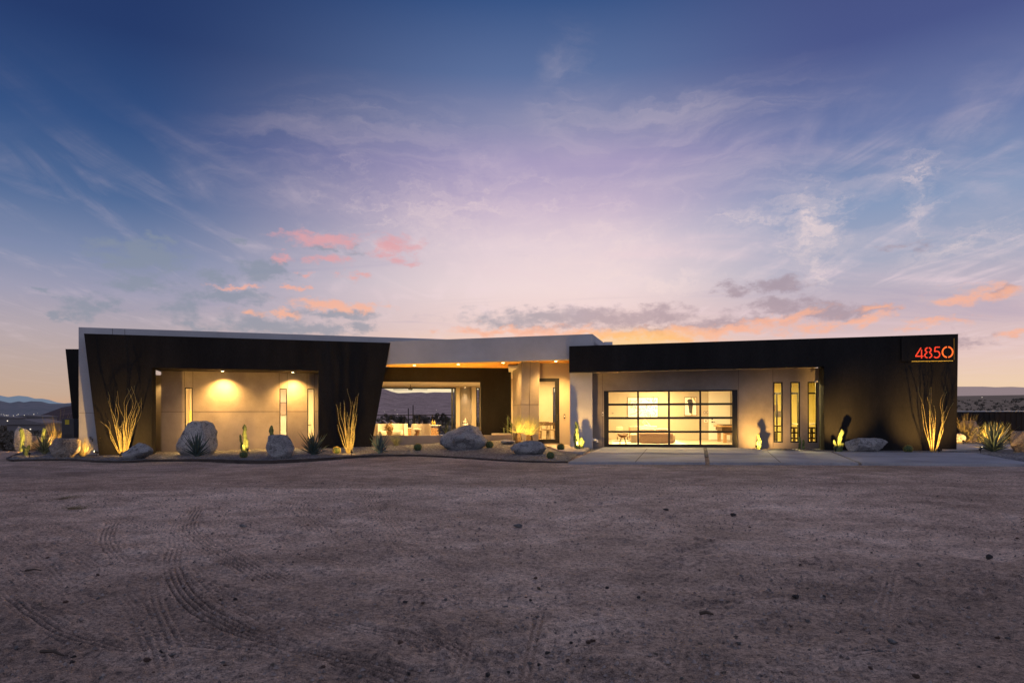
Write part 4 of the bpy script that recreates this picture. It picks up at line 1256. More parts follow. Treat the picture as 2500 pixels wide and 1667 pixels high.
digit('4', 2232, 2252, 848.6, 875.5, M['sign'])
digit('8', 2254, 2273, 847.4, 875.3, M['sign'])
digit('5', 2277, 2293, 846.5, 875, M['sign'])
digit('0', 2296, 2325, 845.4, 874.5, M['sign0'])
# vertical panel joint on the right wall
JS = []
for px in (2199, 2172):
    s_ = G.s(px); JS.append(MB().box(G, s_-.007, s_+.007, -.004, 0, 0.1 if px == 2172 else sgt+.02, G.z(px, 1000) if px == 2172 else zt1-.14))
s_ = G.s(2040); JS.append(MB().box(G, s_, gb-.05, -.004, 0, G.z(2170, 995), G.z(2170, 995)+.012))
[part('joint_line', q_, 'djoint') for q_ in JS]
# ------------------------------------------------------------------ lamps
WARM = (1.0, 0.54, 0.13)
ROOMC = (1.0, 0.62, 0.22)
def lamp(kind, name, loc, power, color=ROOMC, parent=None, target=None, **kw):
    d = bpy.data.lights.new(name, kind); d.energy = power; d.color = color
    for k, v in kw.items(): setattr(d, k, v)
    o = bpy.data.objects.new(name, d); COL.objects.link(o)
    if parent is not None:
        o.parent = parent; o.location = Vector(loc) - wloc(parent)
    else: o.location = loc
    if target is not None:
        v = (Vector(loc) - Vector(target))
        o.rotation_euler = v.to_track_quat('Z', 'Y').to_euler()
    return o

spot_group = 'small black garden spotlights among the plants'
def spotlight(p, target, power, label, angle=70, blend=0.7, glow=False):
    """stake, tilted barrel and a glowing lens; p is on the ground"""
    p, target = Vector(p), Vector(target)
    t = thing('garden_spotlight', label, 'spotlight', p, spot_group)
    c = p + Vector((0, 0, 0.13))
    d = (target - c).normalized()
    MB().tube([p - Vector((0, 0, .03)), p + Vector((0, 0, .09))], 0.010, 6).build('stake', M['metal'], t)
    MB().tube([c - d*0.06, c - d*0.055, c + d*0.07, c + d*0.072], [0.022, 0.034, 0.036, 0.034], 12).build('barrel', M['metal'], t)
    lens = MB().tube([c + d*0.074, c + d*0.078], 0.028, 12).build('lens', M['lamp'], t)
    lamp('SPOT', 'spotlight_lamp', c + d*0.09, power, WARM, t, target, spot_size=R(angle), spot_blend=1.0, shadow_soft_size=0.03)
    return t

dl_group = 'small round recessed downlights in the soffits'
def downlight(p, label, lit=True, power=40, angle=95, r=0.065, color=ROOMC, aim=None):
    t = thing('recessed_downlight', label, 'downlight', p, dl_group)
    a = MB(); n = 18
    for k in range(n):
        t0, t1 = 2*math.pi*k/n, 2*math.pi*(k+1)/n
        for (ra, rb, za, zb) in ((r*.78, r, -.004, -.006), ):
            a.add([(p[0]+ra*math.cos(t0), p[1]+ra*math.sin(t0), p[2]-.004), (p[0]+ra*math.cos(t1), p[1]+ra*math.sin(t1), p[2]-.004),
                   (p[0]+rb*math.cos(t1), p[1]+rb*math.sin(t1), p[2]-.010), (p[0]+rb*math.cos(t0), p[1]+rb*math.sin(t0), p[2]-.010)], [(0, 1, 2, 3)])
    a.build('trim_ring', M['lampoff'], t, fix=False)
    b = MB().tube([Vector(p)+Vector((0, 0, -.003)), Vector(p)+Vector((0, 0, -.007))], r*.77, 16)
    b.build('lens', M['lamp'] if lit else M['metal'], t)
    if lit:
        lamp('SPOT', 'downlight_lamp', Vector(p)+Vector((0, 0, -.03)), power, color, t, aim or (p[0], p[1], p[2]-3), spot_size=R(angle), spot_blend=1.0, shadow_soft_size=0.04)
    return t

# downlights: two over the beige wall, four under the wood soffit, four unlit over the garage
for px, d_, lab in ((541, 1.05, 'lit downlight in the left alcove soffit above the tall cactus'), (715, 1.05, 'lit downlight in the left alcove soffit beside the right slot windows')):
    s_ = L.s(px, d_); p = L.pt(s_, d_+.45, rz)
    downlight(p, lab, True, 680, 128, 0.07, (1.0, .55, .15), aim=tuple(L.pt(s_, d_+.47, 0)))
for px, py, lab in ((1012, 892, 'lit downlight in the wood soffit, the first right of the black leaning frame'), (1119, 889.3, 'lit downlight in the wood soffit above the big grey boulder'), (1228, 885.5, 'lit downlight in the wood soffit just left of the faceted pillar'), (1357, 881.8, 'lit downlight in the wood soffit above the entry door')):
    a, b = ray(px, py); zz_ = cz0 + 0.02
    Yd = (zz_ - CZ)/b
    downlight((a*Yd, Yd, zz_), lab, True, (900 if px > 1300 else 420) if px > 1200 else 150, 135, 0.075, (1.0, .55, .15))
for px, py, lab in ((1513, 908.6, 'unlit downlight over the left end of the glazed garage door'), (1655, 905.6, 'unlit downlight over the middle of the glazed garage door'), (1793, 902.4, 'unlit downlight over the right end of the glazed garage door'), (1943, 898.6, 'unlit downlight above the three slot windows')):
    s_ = G.s(px, .62); p = G.pt(s_, .62, zb0 + (zb1-zb0)*(s_-g1)/(g2-g1) + 0.014)
    downlight(p, lab, False, r=0.07)

# interior ceiling lights (round flush fittings that light the rooms)
def ceiling_light(p, power, label, size=0.5, color=ROOMC):
    t = thing('ceiling_light', label, 'ceiling light', p, 'flush round ceiling lights inside the rooms')
    MB().lathe([(size*.5, -.002), (size*.5, -.04), (size*.46, -.05)][::-1], p, 24).build('housing', M['ceramic'], t)
    lamp('AREA', 'ceiling_lamp', Vector(p)+Vector((0, 0, -.07)), power, color, t, Vector(p)-Vector((0, 0, 3)), shape='DISK', size=size, spread=R(178))
    return t
def inroom(W, px, d, z, *a, **k): ceiling_light(W.pt(W.s(px, d), d, z), *a, **k)
inroom(L, 470, RD+1.6, 2.9, 800, 'ceiling light in the left bedroom behind the beige wall')
inroom(L, 690, RD+1.3, 2.9, 500, 'ceiling light in the room behind the paired slot windows', color=(1.0, 0.76, 0.42))
inroom(B, 1010, 2.2, lz, 420, 'ceiling light over the cream armchairs')
inroom(B, 1120, 4.0, lz, 240, 'ceiling light near the wall niche')
inroom(E, 1335, 3.0, SOF-.15, 330, 'ceiling light in the entry hall')
inroom(E, 1345, 6.5, SOF-.15, 260, 'ceiling light over the dining table')
inroom(G, 1540, 4.0, 2.75, 370, 'ceiling light over the tan sofa in the garage', color=(1, .68, .28))
inroom(G, 1690, 4.0, 2.75, 340, 'ceiling light over the games table in the garage', color=(1, .68, .28))
inroom(G, 1600, 6.8, 2.75, 280, 'ceiling light near the paintings in the garage', color=(1, .68, .28))
inroom(G, 1910, 3.6, 2.75, 460, 'ceiling light in the study behind the slot windows', color=(1, .74, .30))
p = B.pt((ni[0]+ni[1])/2, BD+.25, ni[3])
downlight(p, 'tiny downlight at the top of the wall niche', True, 150, 62, 0.04, (1, .72, .40))
lamp('SPOT', 'passage_lamp', L.pt(r0-0.3, RD+2.4, rz-.05), 60, ROOMC, None, L.pt(r0-0.3, RD+2.4, 0), spot_size=R(120), spot_blend=.5, shadow_soft_size=.05)

ld = lamp('AREA', 'added_uplight_lamp', Wl.pt((Wl.s(940)+Wl.s(1195))/2, .35, wz-.055), 200, (1.0, .54, .13), ls, Wl.pt((Wl.s(940)+Wl.s(1195))/2, .15, wz+3), shape='RECTANGLE', size=4.0, size_y=.03)
# ------------------------------------------------------------------ boulders
def boulder(label, px0, px1, py0, py1, seed, m='granite', ground=bedz, dep=0.85, cuts=(), nplanes=11, rough=1.0, sub=5, lo=0.60, z=None, group='granite boulders'):
    pc = (px0+px1)/2
    p = atz(pc, py1, z) if z is not None else onbed(pc, py1, ground)
    w0 = (px1-px0)/F*p.y
    Yc = p.y + 0.30*w0*dep
    w = (px1-px0)/F*Yc
    zb = z if z is not None else ground(p.x, Yc)
    h = (at(pc, py0, Yc + 0.05*w).z - zb)*1.05
    rg = random.Random(seed)
    bm = bmesh.new()
    bmesh.ops.create_icosphere(bm, subdivisions=sub, radius=1.0)
    pl_ = []
    for _ in range(nplanes):
        v = Vector((rg.gauss(0, 1), rg.gauss(0, 1), rg.gauss(0, 0.8))).normalized()
        pl_.append((v, rg.uniform(lo, 0.95)))
    pl_ += [(Vector(c[0]).normalized(), c[1]) for c in cuts]
    off = Vector((rg.uniform(-50, 50), rg.uniform(-50, 50), rg.uniform(-50, 50)))
    for v in bm.verts:
        d = v.co.normalized()
        acc = 1.0
        for n_, hh in pl_:
            c = d.dot(n_)
            if c > 0.05: acc += (c/hh)**40
        r = acc**(-1/40)
        r *= 1 + rough*(0.085*mnoise.fractal(d*1.7 + off, 1.0, 2.0, 5) + 0.07*abs(mnoise.fractal(d*5 + off, 0.9, 2.1, 4)))
        v.co = d*r
    lo_, hi_ = [min(v.co[i] for v in bm.verts) for i in range(3)], [max(v.co[i] for v in bm.verts) for i in range(3)]
    tgt = (w, w*dep, h*1.22)
    for v in bm.verts:
        for i in range(3):
            v.co[i] = ((v.co[i]-lo_[i])/(hi_[i]-lo_[i]) - 0.5)*tgt[i]
        v.co.z += h - tgt[2]/2
    me = bpy.data.meshes.new('boulder'); bm.to_mesh(me); bm.free()
    me.polygons.foreach_set('use_smooth', [True]*len(me.polygons))
    me.materials.append(M[m])
    o = bpy.data.objects.new('boulder', me); COL.objects.link(o)
    o.location = (at(pc, py1, Yc).x, Yc, zb)
    return tag(o, label, 'boulder', group)
ZL = -0.16
boulder('tall rounded pale boulder lit orange, leftmost at the end of the bed', 36, 80, 1042, 1098, 31, 'granite2', z=-0.22, dep=0.7)
boulder('low warm boulder between the glowing cactus and the dark agave', 58, 103, 1064, 1094, 32, 'granite3', z=-0.2, dep=0.8)
boulder('pale boulder partly hidden behind the dark left agave', 108, 153, 1066, 1097, 33, 'granite2', z=-0.16, dep=0.7)
boulder('broad flat-topped boulder left of the glowing grass clump', 127, 199, 1071, 1115, 34, 'granite3', dep=0.7, nplanes=6, cuts=[((0, 0, 1), .50), ((-.4, -1, .3), .62), ((.5, -1, .1), .66)])
boulder('wedge-shaped grey boulder at the foot of the large left ocotillo', 297, 373, 1082, 1121, 35, dep=0.7, nplanes=5, cuts=[((0, -.9, .5), .6), ((-.7, -.2, .6), .50), ((.3, -.6, .6), .6)])
boulder('big peaked boulder with an agave before it on the beige wall', 437, 528, 1030, 1110, 36, 'granite2', dep=0.75, nplanes=5, cuts=[((-.86, -.1, .50), .50), ((.86, -.2, .42), .58), ((.1, 0, 1), .62), ((.2, -1, .35), .62)])
boulder('upright blocky grey boulder below the middle slot window', 652, 716, 1063, 1119, 37, dep=0.8, nplanes=4, cuts=[((-.5, -1, .1), .66), ((-1, 0, .08), .7), ((.8, -.2, .5), .66), ((0, 0, 1), .72), ((.1, -1, .2), .7)])
boulder('largest grey boulder, in front of the open living room', 1073, 1191, 1040, 1096, 38, dep=0.7, nplanes=6, cuts=[((.35, -.8, .45), .56), ((-.5, -.35, .75), .50), ((.1, -.85, -.3), .62), ((.75, -.3, .5), .68)])
boulder('rounded low boulder in front of the lit yuccas', 1245, 1333, 1076, 1109, 39, dep=0.7, cuts=[((-.4, -.6, .6), .75)])
boulder('small pale rock between the largest boulder and the yuccas', 1220, 1258, 1072.5, 1084, 40, 'granite2', sub=4)
gz0 = lambda x, y: -0.03
boulder('long low knobbly boulder before the right black wall', 2068, 2166, 1070, 1105, 41, 'granite', ground=gz0, dep=0.55, cuts=[((0, 0, 1), .7), ((0, -1, .4), .7)], nplanes=8)
boulder('pale sloping boulder peeking out beside the right end of the house', 2322, 2357, 1058, 1081, 42, 'granite2', z=0.0, sub=4)
boulder('upright block of stone behind the lit grass on the right', 2348, 2387, 1028, 1078, 43, 'granite3', z=0.0, dep=0.7, cuts=[((0, 0, 1), .7), ((1, 0, 0), .7), ((-1, 0, 0), .7)])
boulder('flat-topped boulder behind the right agave, near the fence', 2465, 2512, 1053, 1082, 44, 'granite3', z=0.0, cuts=[((0, 0, 1), .65)])
boulder('tall boulder cut off by the right edge of the picture', 2479, 2570, 1046, 1105, 45, 'granite3', ground=gz0, dep=0.8, cuts=[((-.8, -.3, .5), .66)])

# ------------------------------------------------------------------ plants
def leaf_strip(mb, base, dirv, up, length, width, droop, thick=0.0, seg=5, fold=0.25, tipw=0.02, prof=None):
    """tapered leaf curving along dirv, V-shaped in section"""
    base, d = Vector(base), Vector(dirv).normalized()
    side = d.cross(Vector((0, 0, 1)))
    if side.length < 1e-3: side = Vector((1, 0, 0))
    side.normalize()
    pts = []
    p = base.copy(); cur = d.copy()
    for i in range(seg+1):
        pts.append((p.copy(), cur.copy()))
        cur = (cur + Vector((0, 0, droop/seg))).normalized()
        p = p + cur*length/seg
    vs, fs = [], []
    for i, (q, c) in enumerate(pts):
        t = i/seg
        w = width*(prof(t) if prof else (0.75 + 0.9*t - 1.65*t*t if t < 0.5 else (1-t)*1.6))
        w = max(w, width*tipw)
        nrm = side.cross(c).normalized()
        vs += [q - side*w/2 + nrm*w*fold, q - nrm*thick*(1-t), q + side*w/2 + nrm*w*fold]
        if thick: vs.append(q + nrm*w*fold*0.35)
    k = 4 if thick else 3
    for i in range(seg):
        a, b = i*k, (i+1)*k
        fs += [(a, a+1, b+1, b), (a+1, a+2, b+2, b+1)]
        if thick: fs += [(a+2, a+3, b+3, b+2), (a+3, a, b, b+3)]
    mb.add(vs, fs)

def agave(label, px, py, w_px, h_px, seed, m='agave', ground=bedz, n=30, z=None):
    p = atz(px, py, z) if z is not None else onbed(px, py, ground)
    W, H = w_px/F*p.y, h_px/F*p.y
    rg = random.Random(seed)
    t = thing('agave', label, 'agave', p)
    for k in range(n):
        f = k/(n-1)
        az_ = k*2.39996 + rg.uniform(-.2, .2)
        el = R(10 + 74*f + rg.uniform(-5, 5))
        Lg = min(H/max(.3, math.sin(el))*1.0, W*0.56/max(.25, math.cos(el)))*rg.uniform(.82, 1.02)
        d = Vector((math.cos(az_)*math.cos(el), math.sin(az_)*math.cos(el), math.sin(el)))
        b = p + Vector((math.cos(az_), math.sin(az_), 0))*0.06*(1-f) + Vector((0, 0, .03+.10*f))
        lm = MB()
        leaf_strip(lm, b, d, None, Lg, max(0.055, W*0.105), 0.22 if f < .5 else 0.02, 0.02, 7, 0.28)
        lm.build('leaf', M[m], t, smooth=True, fix=False)
    MB().lathe([(0.05, -.05), (0.09, .02), (0.07, .10), (0.02, .16)], p, 10).build('core', M[m], t)
    return t
agave('dark agave at the left end of the bed between two boulders', 108, 1107, 56, 46, 1, n=26)
agave('agave standing right in front of the big peaked boulder', 481, 1114, 60, 53, 2, n=28)
agave('dark agave at the right end of the beige wall', 765, 1110, 66, 53, 3, n=32)
agave('blue-green agave at the right foot of the black leaning frame', 928, 1105, 52, 46, 4, 'agavelue', n=26)
agv = agave('large lit agave at the far right beside the drive', 2426, 1102, 70, 70, 5, ground=gz0, n=54)

def spray(label, name, cat, px, py, w_px, h_px, seed, m, n, width, ground=bedz, z=None, elmin=35, droop=-.25, base_r=.08, crown=None, seg=5):
    p = atz(px, py, z) if z is not None else onbed(px, py, ground)
    W, H = w_px/F*p.y, h_px/F*p.y
    rg = random.Random(seed)
    t = thing(name, label, cat, p)
    mb = MB()
    c0 = p.copy()
    if crown: c0 = p + Vector((0, 0, crown))
    for k in range(n):
        az_ = rg.uniform(0, 2*math.pi)
        el = R(elmin + (88-elmin)*rg.random()**0.8)
        Lg = min((H-(crown or 0))/max(.25, math.sin(el)), W*.55/max(.15, math.cos(el)))*rg.uniform(.65, 1.05)
        d = Vector((math.cos(az_)*math.cos(el), math.sin(az_)*math.cos(el), math.sin(el)))
        b = c0 + Vector((math.cos(az_), math.sin(az_), 0))*base_r*rg.random()
        leaf_strip(mb, b, d, None, Lg, width*rg.uniform(.7, 1.2), droop*rg.uniform(.3, 1.3), 0, seg, 0.3, .15, lambda t: 1-0.85*t)
    if crown:
        MB().tube([p-Vector((0, 0, .05)), p+Vector((.01, 0, crown*.5)), p+Vector((0, .01, crown+.03))], [.11, .13, .09], 12).build('trunk', M['trunk'], t)
    mb.build('leaves' if crown else 'blades', M[m], t, fix=False)
    return t
spray('glowing clump of grass beside the bare spotlight at the white wall', 'grass_clump', 'grass', 203, 1113, 60, 48, 11, 'grassm', 120, .013)
spray('dim green grass clump before the low planter wall', 'grass_clump', 'grass', 967, 1088, 40, 36, 12, 'yucca', 90, .016)
spray('left of the two lit yuccas in front of the faceted pillar', 'yucca', 'yucca', 1265, 1081, 74, 72, 13, 'yucca', 130, .024, elmin=14, crown=.36, droop=-.12)
spray('right, fuller one of the two lit yuccas before the faceted pillar', 'yucca', 'yucca', 1292, 1081, 84, 70, 14, 'yucca', 150, .024, elmin=10, crown=.28, droop=-.12)
spray('tall lit spiky grass behind the right end of the house', 'grass_clump', 'grass', 2358, 1079, 66, 72, 15, 'grassm', 130, .03, z=0.0, elmin=35)
spray('tall spiky yucca standing by the grey cabinet at far left', 'yucca', 'yucca', 139, 1101, 50, 104, 16, 'grassm', 46, .035, z=-.2, elmin=42)
spray('lit tuft of green grass on the terrace behind the armchairs', 'grass_clump', 'grass', 1090, 1058, 34, 32, 17, 'yucca', 70, .02, z=FZ, elmin=40)
spray('lit crown of thin leaves growing behind the right agave', 'grass_clump', 'grass', 2424, 1094, 80, 64, 18, 'yucca', 190, .022, z=-.03, elmin=30)

def ocotillo(label, px, py, h_px, spread_px, seed, n=18, ground=bedz, rad=.014):
    p = onbed(px, py, ground)
    H, S = h_px/F*p.y, spread_px/F*p.y
    rg = random.Random(seed)
    t = thing('ocotillo', label, 'ocotillo', p)
    leaves = MB()
    for k in range(n):
        az_ = 2*math.pi*k/n + rg.uniform(-.3, .3)
        out = rg.uniform(.15, 1.0)**.8*S/2
        h = H*rg.uniform(.42, 1.0)*(1 - .18*out/(S/2))
        pts = []; rr = []
        ph, am = rg.uniform(0, 6), rg.uniform(.03, .10)*min(1.4, S/1.2)
        bx, by = math.cos(az_)*.06, math.sin(az_)*.06
        for i in range(15):
            f = i/14
            cur = out*(f**rg.choice([0.9]) if True else f)
            wob = am*(math.sin(ph + f*5)*f + .45*math.sin(ph*2.3 + f*13)*f)
            wb2 = am*(math.cos(ph*1.7 + f*6)*f + .4*math.cos(ph*3.1 + f*15)*f)
            pts.append(p + Vector((bx + math.cos(az_)*cur + wob, by + math.sin(az_)*cur*.85 + wb2, h*f - .03 - (0.05*h*max(0, f-.75)*4*rg.random() if out > S*.38 else 0))))
            rr.append(rad*(1.15 - .75*f)*rg.uniform(.85, 1.15))
        MB().tube(pts, rr, 6).build('cane', M['cane'], t, smooth=True, fix=False)
        for i in range(1, 14):
            for q in range(5):
                a = rg.uniform(0, 6.28); pp = pts[i] + (pts[i+1]-pts[i])*rg.random()
                d = Vector((math.cos(a), math.sin(a), rg.uniform(.1, .9))).normalized()*rg.uniform(.025, .05)
                s_ = Vector((-d.y, d.x, 0)).normalized()*.009
                leaves.add([pp - s_, pp + s_, pp + d], [(0, 1, 2)])
    leaves.build('leaves', M['leaf'], t, fix=False)
    return t
o1 = ocotillo('largest ocotillo, many lit canes on the left side of the black frame', 302, 1112, 192, 106, 21, 22, rad=.0125)
o2 = ocotillo('narrow ocotillo on the right side of the black leaning frame', 853, 1106, 186, 68, 22, 16, rad=.0115)
o3 = ocotillo('sparse ocotillo below the house number at the right end', 2279, 1103.5, 202, 84, 23, 11, ground=gz0, rad=.0105)

def barrel_cactus(label, px, py, r_px, ground=bedz, first=[None]):
    p = onbed(px, py, ground)
    if first[0] is None:
        r = 0.115
        t = thing('barrel_cactus', label, 'barrel cactus', p, 'small round barrel cacti')
        mb = MB(); nr, m_, k_ = 18, 14, 72
        vs, fs = [], []
        for i in range(m_+1):
            ph = -1.05 + (1.5708+1.05)*i/m_
            for j in range(k_):
                th = 2*math.pi*j/k_
                rr = r*(1 + .075*math.cos(nr*th)*math.cos(ph)) 
                vs.append(p + Vector((rr*math.cos(ph)*math.cos(th), rr*math.cos(ph)*math.sin(th), .095 + .98*rr*math.sin(ph)*(0.9 if ph > 1.2 else 1))))
        for i in range(m_):
            for j in range(k_):
                j2 = (j+1) % k_
                fs.append((i*k_+j, i*k_+j2, (i+1)*k_+j2, (i+1)*k_+j))
        mb.add(vs, fs); mb.build('body', M['barrel'], t, smooth=True, fix=False)
        sp_ = MB(); rg = random.Random(4)
        for a in range(nr):
            th = 2*math.pi*a/nr
            for i in range(9):
                ph = -.55 + 2.0*i/8
                c = p + Vector((r*1.08*math.cos(ph)*math.cos(th), r*1.08*math.cos(ph)*math.sin(th), .095 + r*math.sin(ph)))
                for q in range(6):
                    d = Vector((math.cos(ph)*math.cos(th), math.cos(ph)*math.sin(th), math.sin(ph))) + Vector((rg.uniform(-.8, .8), rg.uniform(-.8, .8), rg.uniform(-.8, .8)))
                    d = d.normalized()*rg.uniform(.02, .035); s_ = Vector((-d.y, d.x, .1)).normalized()*.003
                    sp_.add([c-s_, c+s_, c+d], [(0, 1, 2)])
        sp_.build('spines', M['spine'], t, fix=False)
        first[0] = (t, r)
        base = t
        t.scale = (r_px/F*p.y/r,)*3
        return t
    t0, r = first[0]
    return dup(t0, p, random.uniform(0, 6), label, r_px/F*p.y/r)
barrel_cactus('barrel cactus below the tall cactus on the beige wall', 595, 1117, 8.5)
barrel_cactus('barrel cactus left of the narrow ocotillo', 822, 1106, 8.5)
barrel_cactus('barrel cactus left of the largest boulder', 1020, 1099, 9)
barrel_cactus('barrel cactus touching the right side of the largest boulder', 1195, 1093, 9)
barrel_cactus('barrel cactus at the edge of the entry path', 1369, 1098, 8.5)
barrel_cactus('barrel cactus nearest the drive, at the front edge of the bed', 1344, 1119, 8.8)
barrel_cactus('barrel cactus left of the sparse ocotillo, right wall', 2217, 1104, 9.3, gz0)

def totem(label, stems, seed, ground=bedz, m='cactus', z=None):
    """stems: (px, py_base, py_top, r_px, lean_px)"""
    p = atz(stems[0][0], stems[0][1], z) if z is not None else onbed(stems[0][0], stems[0][1], ground)
    rg = random.Random(seed)
    t = thing('totem_pole_cactus', label, 'cactus', p)
    for px, py, pt_, r_, ln in stems:
        b = atz(px, py, z) if z is not None else onbed(px, py, ground)
        h = (py-pt_)/F*b.y; r = r_/F*b.y; lx = ln/F*b.y
        mb = MB()
        nh, nk = 34, 20
        off = Vector((rg.uniform(0, 40), rg.uniform(0, 40), 0))
        vs, fs = [], []
        for i in range(nh+1):
            f = i/nh
            taper = min(1, (1-f)/.12)**.5 if f > .88 else 1.0
            if i == nh: taper = .15
            c = b + Vector((lx*f + r*.7*mnoise.noise(off+Vector((0, 0, f*4))), r*.7*mnoise.noise(off+Vector((5, 0, f*4))), h*f - .03))
            for k in range(nk):
                th = 2*math.pi*k/nk
                d = Vector((math.cos(th), math.sin(th), 0))
                lump = 1 + .55*mnoise.noise(off + d*1.5 + Vector((0, 0, f*h*7))) + .25*mnoise.noise(off + d*3 + Vector((0, 0, f*h*16)))
                vs.append(c + d*r*taper*max(.45, lump))
        for i in range(nh):
            for k in range(nk):
                k2 = (k+1) % nk
                fs.append((i*nk+k, i*nk+k2, (i+1)*nk+k2, (i+1)*nk+k))
        fs.append(tuple(nh*nk+k for k in range(nk)))
        mb.add(vs, fs)
        mb.build('stem', M[m], t, smooth=True, fix=False)
    return t
totem('knobbly brightly lit cactus in front of the middle of the beige wall', [(597, 1104, 1033, 4.0, 1), (592, 1101, 1058, 2.8, -5), (601, 1104, 1070, 3.0, 3), (595, 1105, 1082, 3.0, -1)], 51)
totem('cactus whose dark top shows above the upright blocky boulder', [(664, 1101, 1036, 4.6, 0)], 52)
totem('lit cactus at the foot of the white pier', [(1413, 1095.5, 1026, 4.6, -6), (1417, 1096, 1064, 3.4, 3), (1407, 1096, 1054, 3.0, -4), (1421, 1096, 1070, 3.0, 3), (1411, 1097, 1072, 3.4, -4)], 53, z=0.0)
totem('small pale cactus pads leaning on the cream entry wall', [(1388, 1085, 1059, 2.4, -6), (1385, 1085, 1068, 2.0, -4)], 54, z=0.03)
totem('brightly lit cactus right of the garage door', [(1852, 1094.2, 1056, 3.6, -1), (1855, 1094.4, 1072, 2.6, 2)], 55, z=0.0)
totem('unlit pair of cactus stems under the slot windows', [(1952, 1094, 1064, 2.6, 0), (1961, 1094, 1070, 2.8, 1)], 56, z=0.0)
totem('two-stemmed glowing cactus before the right black wall', [(2046, 1101.5, 1045, 4.4, 9), (2041, 1101.5, 1072, 3.4, -4), (2051, 1101.5, 1078, 3.2, 6)], 57, ground=gz0)
totem('glowing yellow cactus column at the far left end of the bed', [(55, 1103, 1042, 4.4, -1)], 58, z=-.2)
totem('short brightly lit cactus cluster nearest the left bed edging', [(62, 1111, 1085, 3.6, -4), (66, 1111, 1084, 3.6, 4), (64, 1112, 1090, 3.2, 0)], 59)
totem('lit cactus poking up behind the dark left agave', [(107, 1100, 1042, 4.0, -1)], 60, z=-.2)
totem('thin cactus stems in the planter left of the yuccas', [(1239, 1066, 1014, 1.8, 1), (1248, 1066, 1028, 2.4, 0), (1232, 1066, 1042, 1.6, -2)], 61, z=.30)

# garden spotlights: base pixel, what they light, power
def gspot(px, py, ground, target, power, label, **k):
    p = onbed(px, py, ground)
    return spotlight(p, target, power, label, **k)
def tp(px, py, Y): return at(px, py, Y)
YL = onbed(302, 1112).y
gspot(296, 1117, bedz, tp(310, 1040, YL+.4), 430, 'spotlight under the largest ocotillo', angle=122)
gspot(858, 1112, bedz, tp(852, 1040, onbed(853, 1106).y+.4), 360, 'spotlight under the narrow ocotillo', angle=118)
gspot(604, 1106, bedz, tp(595, 1068, onbed(596, 1104).y+.05), 170, 'spotlight beside the tall cactus on the beige wall', angle=85)
gspot(1281, 1089, bedz, tp(1281, 1026, onbed(1280, 1081).y+.1), 270, 'spotlight between the two lit yuccas', angle=110)
gspot(1415, 1100, gz0, tp(1413, 1050, atz(1413, 1095.5, 0).y+.1), 260, 'spotlight at the cactus by the white pier', angle=110)
gspot(1846, 1098.2, gz0, tp(1852, 1066, atz(1852, 1094, 0).y+.1), 330, 'spotlight left of the cactus beside the garage door', angle=110)
gspot(2040, 1105, gz0, tp(2050, 1036, atz(2046, 1101.5, -.03).y+.3), 760, 'spotlight before the two-stemmed cactus', angle=66)
gspot(2292, 1107.5, gz0, tp(2264, 1030, onbed(2279, 1103.5, gz0).y+.5), 620, 'spotlight under the sparse ocotillo', angle=84)
gspot(2421, 1098, gz0, tp(2424, 1055, atz(2420, 1094, -.03).y+.1), 520, 'spotlight hidden behind the right agave', angle=110)
gspot(2394, 1105, gz0, tp(2424, 1060, onbed(2426, 1102, gz0).y-.5), 110, 'bare bright spotlight left of the right agave', angle=120)
gspot(2352, 1084, lambda x, y: 0.0, tp(2362, 1040, atz(2358, 1072, 0).y), 330, 'spotlight hidden in the tall grass behind the house', angle=100)
gspot(236, 1113, bedz, tp(204, 1092, onbed(203, 1113).y-.15), 95, 'bare bright spotlight by the foot of the white wall', angle=130)
gspot(62, 1106, lambda x, y: -.2, tp(54, 1066, atz(55, 1103, -.2).y), 230, 'spotlight below the glowing cactus column at far left', angle=110)
gspot(72, 1116, bedz, tp(65, 1098, onbed(64, 1112).y), 60, 'spotlight at the short cactus cluster by the edging', angle=100)
gspot(131, 1104, lambda x, y: -.2, tp(139, 1050, atz(139, 1101, -.2).y), 120, 'spotlight behind the boulders at far left', angle=110)
gspot(172, 1099, lambda x, y: -.2, tp(180, 1000, 27.4), 90, 'spotlight behind the grey cabinet', angle=80)
gspot(103, 1104, lambda x, y: -.2, tp(107, 1055, atz(107, 1100, -.2).y), 380, 'spotlight at the cactus behind the dark left agave', angle=100)
# ------------------------------------------------------------------ things on and around the house
# grey equipment cabinet with a yellow label
Yc = 25.2
p = at(165.5, 1073, Yc); p.z = -0.2
wcab = 29.5/F*Yc; hcab = at(165, 1022, Yc).z + 0.2
t = thing('equipment_cabinet', 'dark grey outdoor equipment cabinet with a yellow label at far left', 'cabinet', p)
MB().rbox((p.x, p.y+.25, p.z+hcab/2), (wcab, .5, hcab), .015, 2).build('body', M['cabinet'], t)
MB().cube((p.x-.02, p.y-.004, p.z+hcab-.13), (.16, .008, .18)).build('yellow_label', M['yellow'], t)
lm = MB()
for k in range(4): lm.cube((p.x-.02+.02*(k % 2), p.y-.004, p.z+.36-.05*k), (.13-.02*k, .008, .022))
lm.build('white_print', M['pvc'], t)
mb = MB()
for k in range(9): mb.cube((p.x, p.y-.003, p.z+.5+.03*k), (wcab*.7, .006, .01))
mb.build('louvre', M['metal'], t)
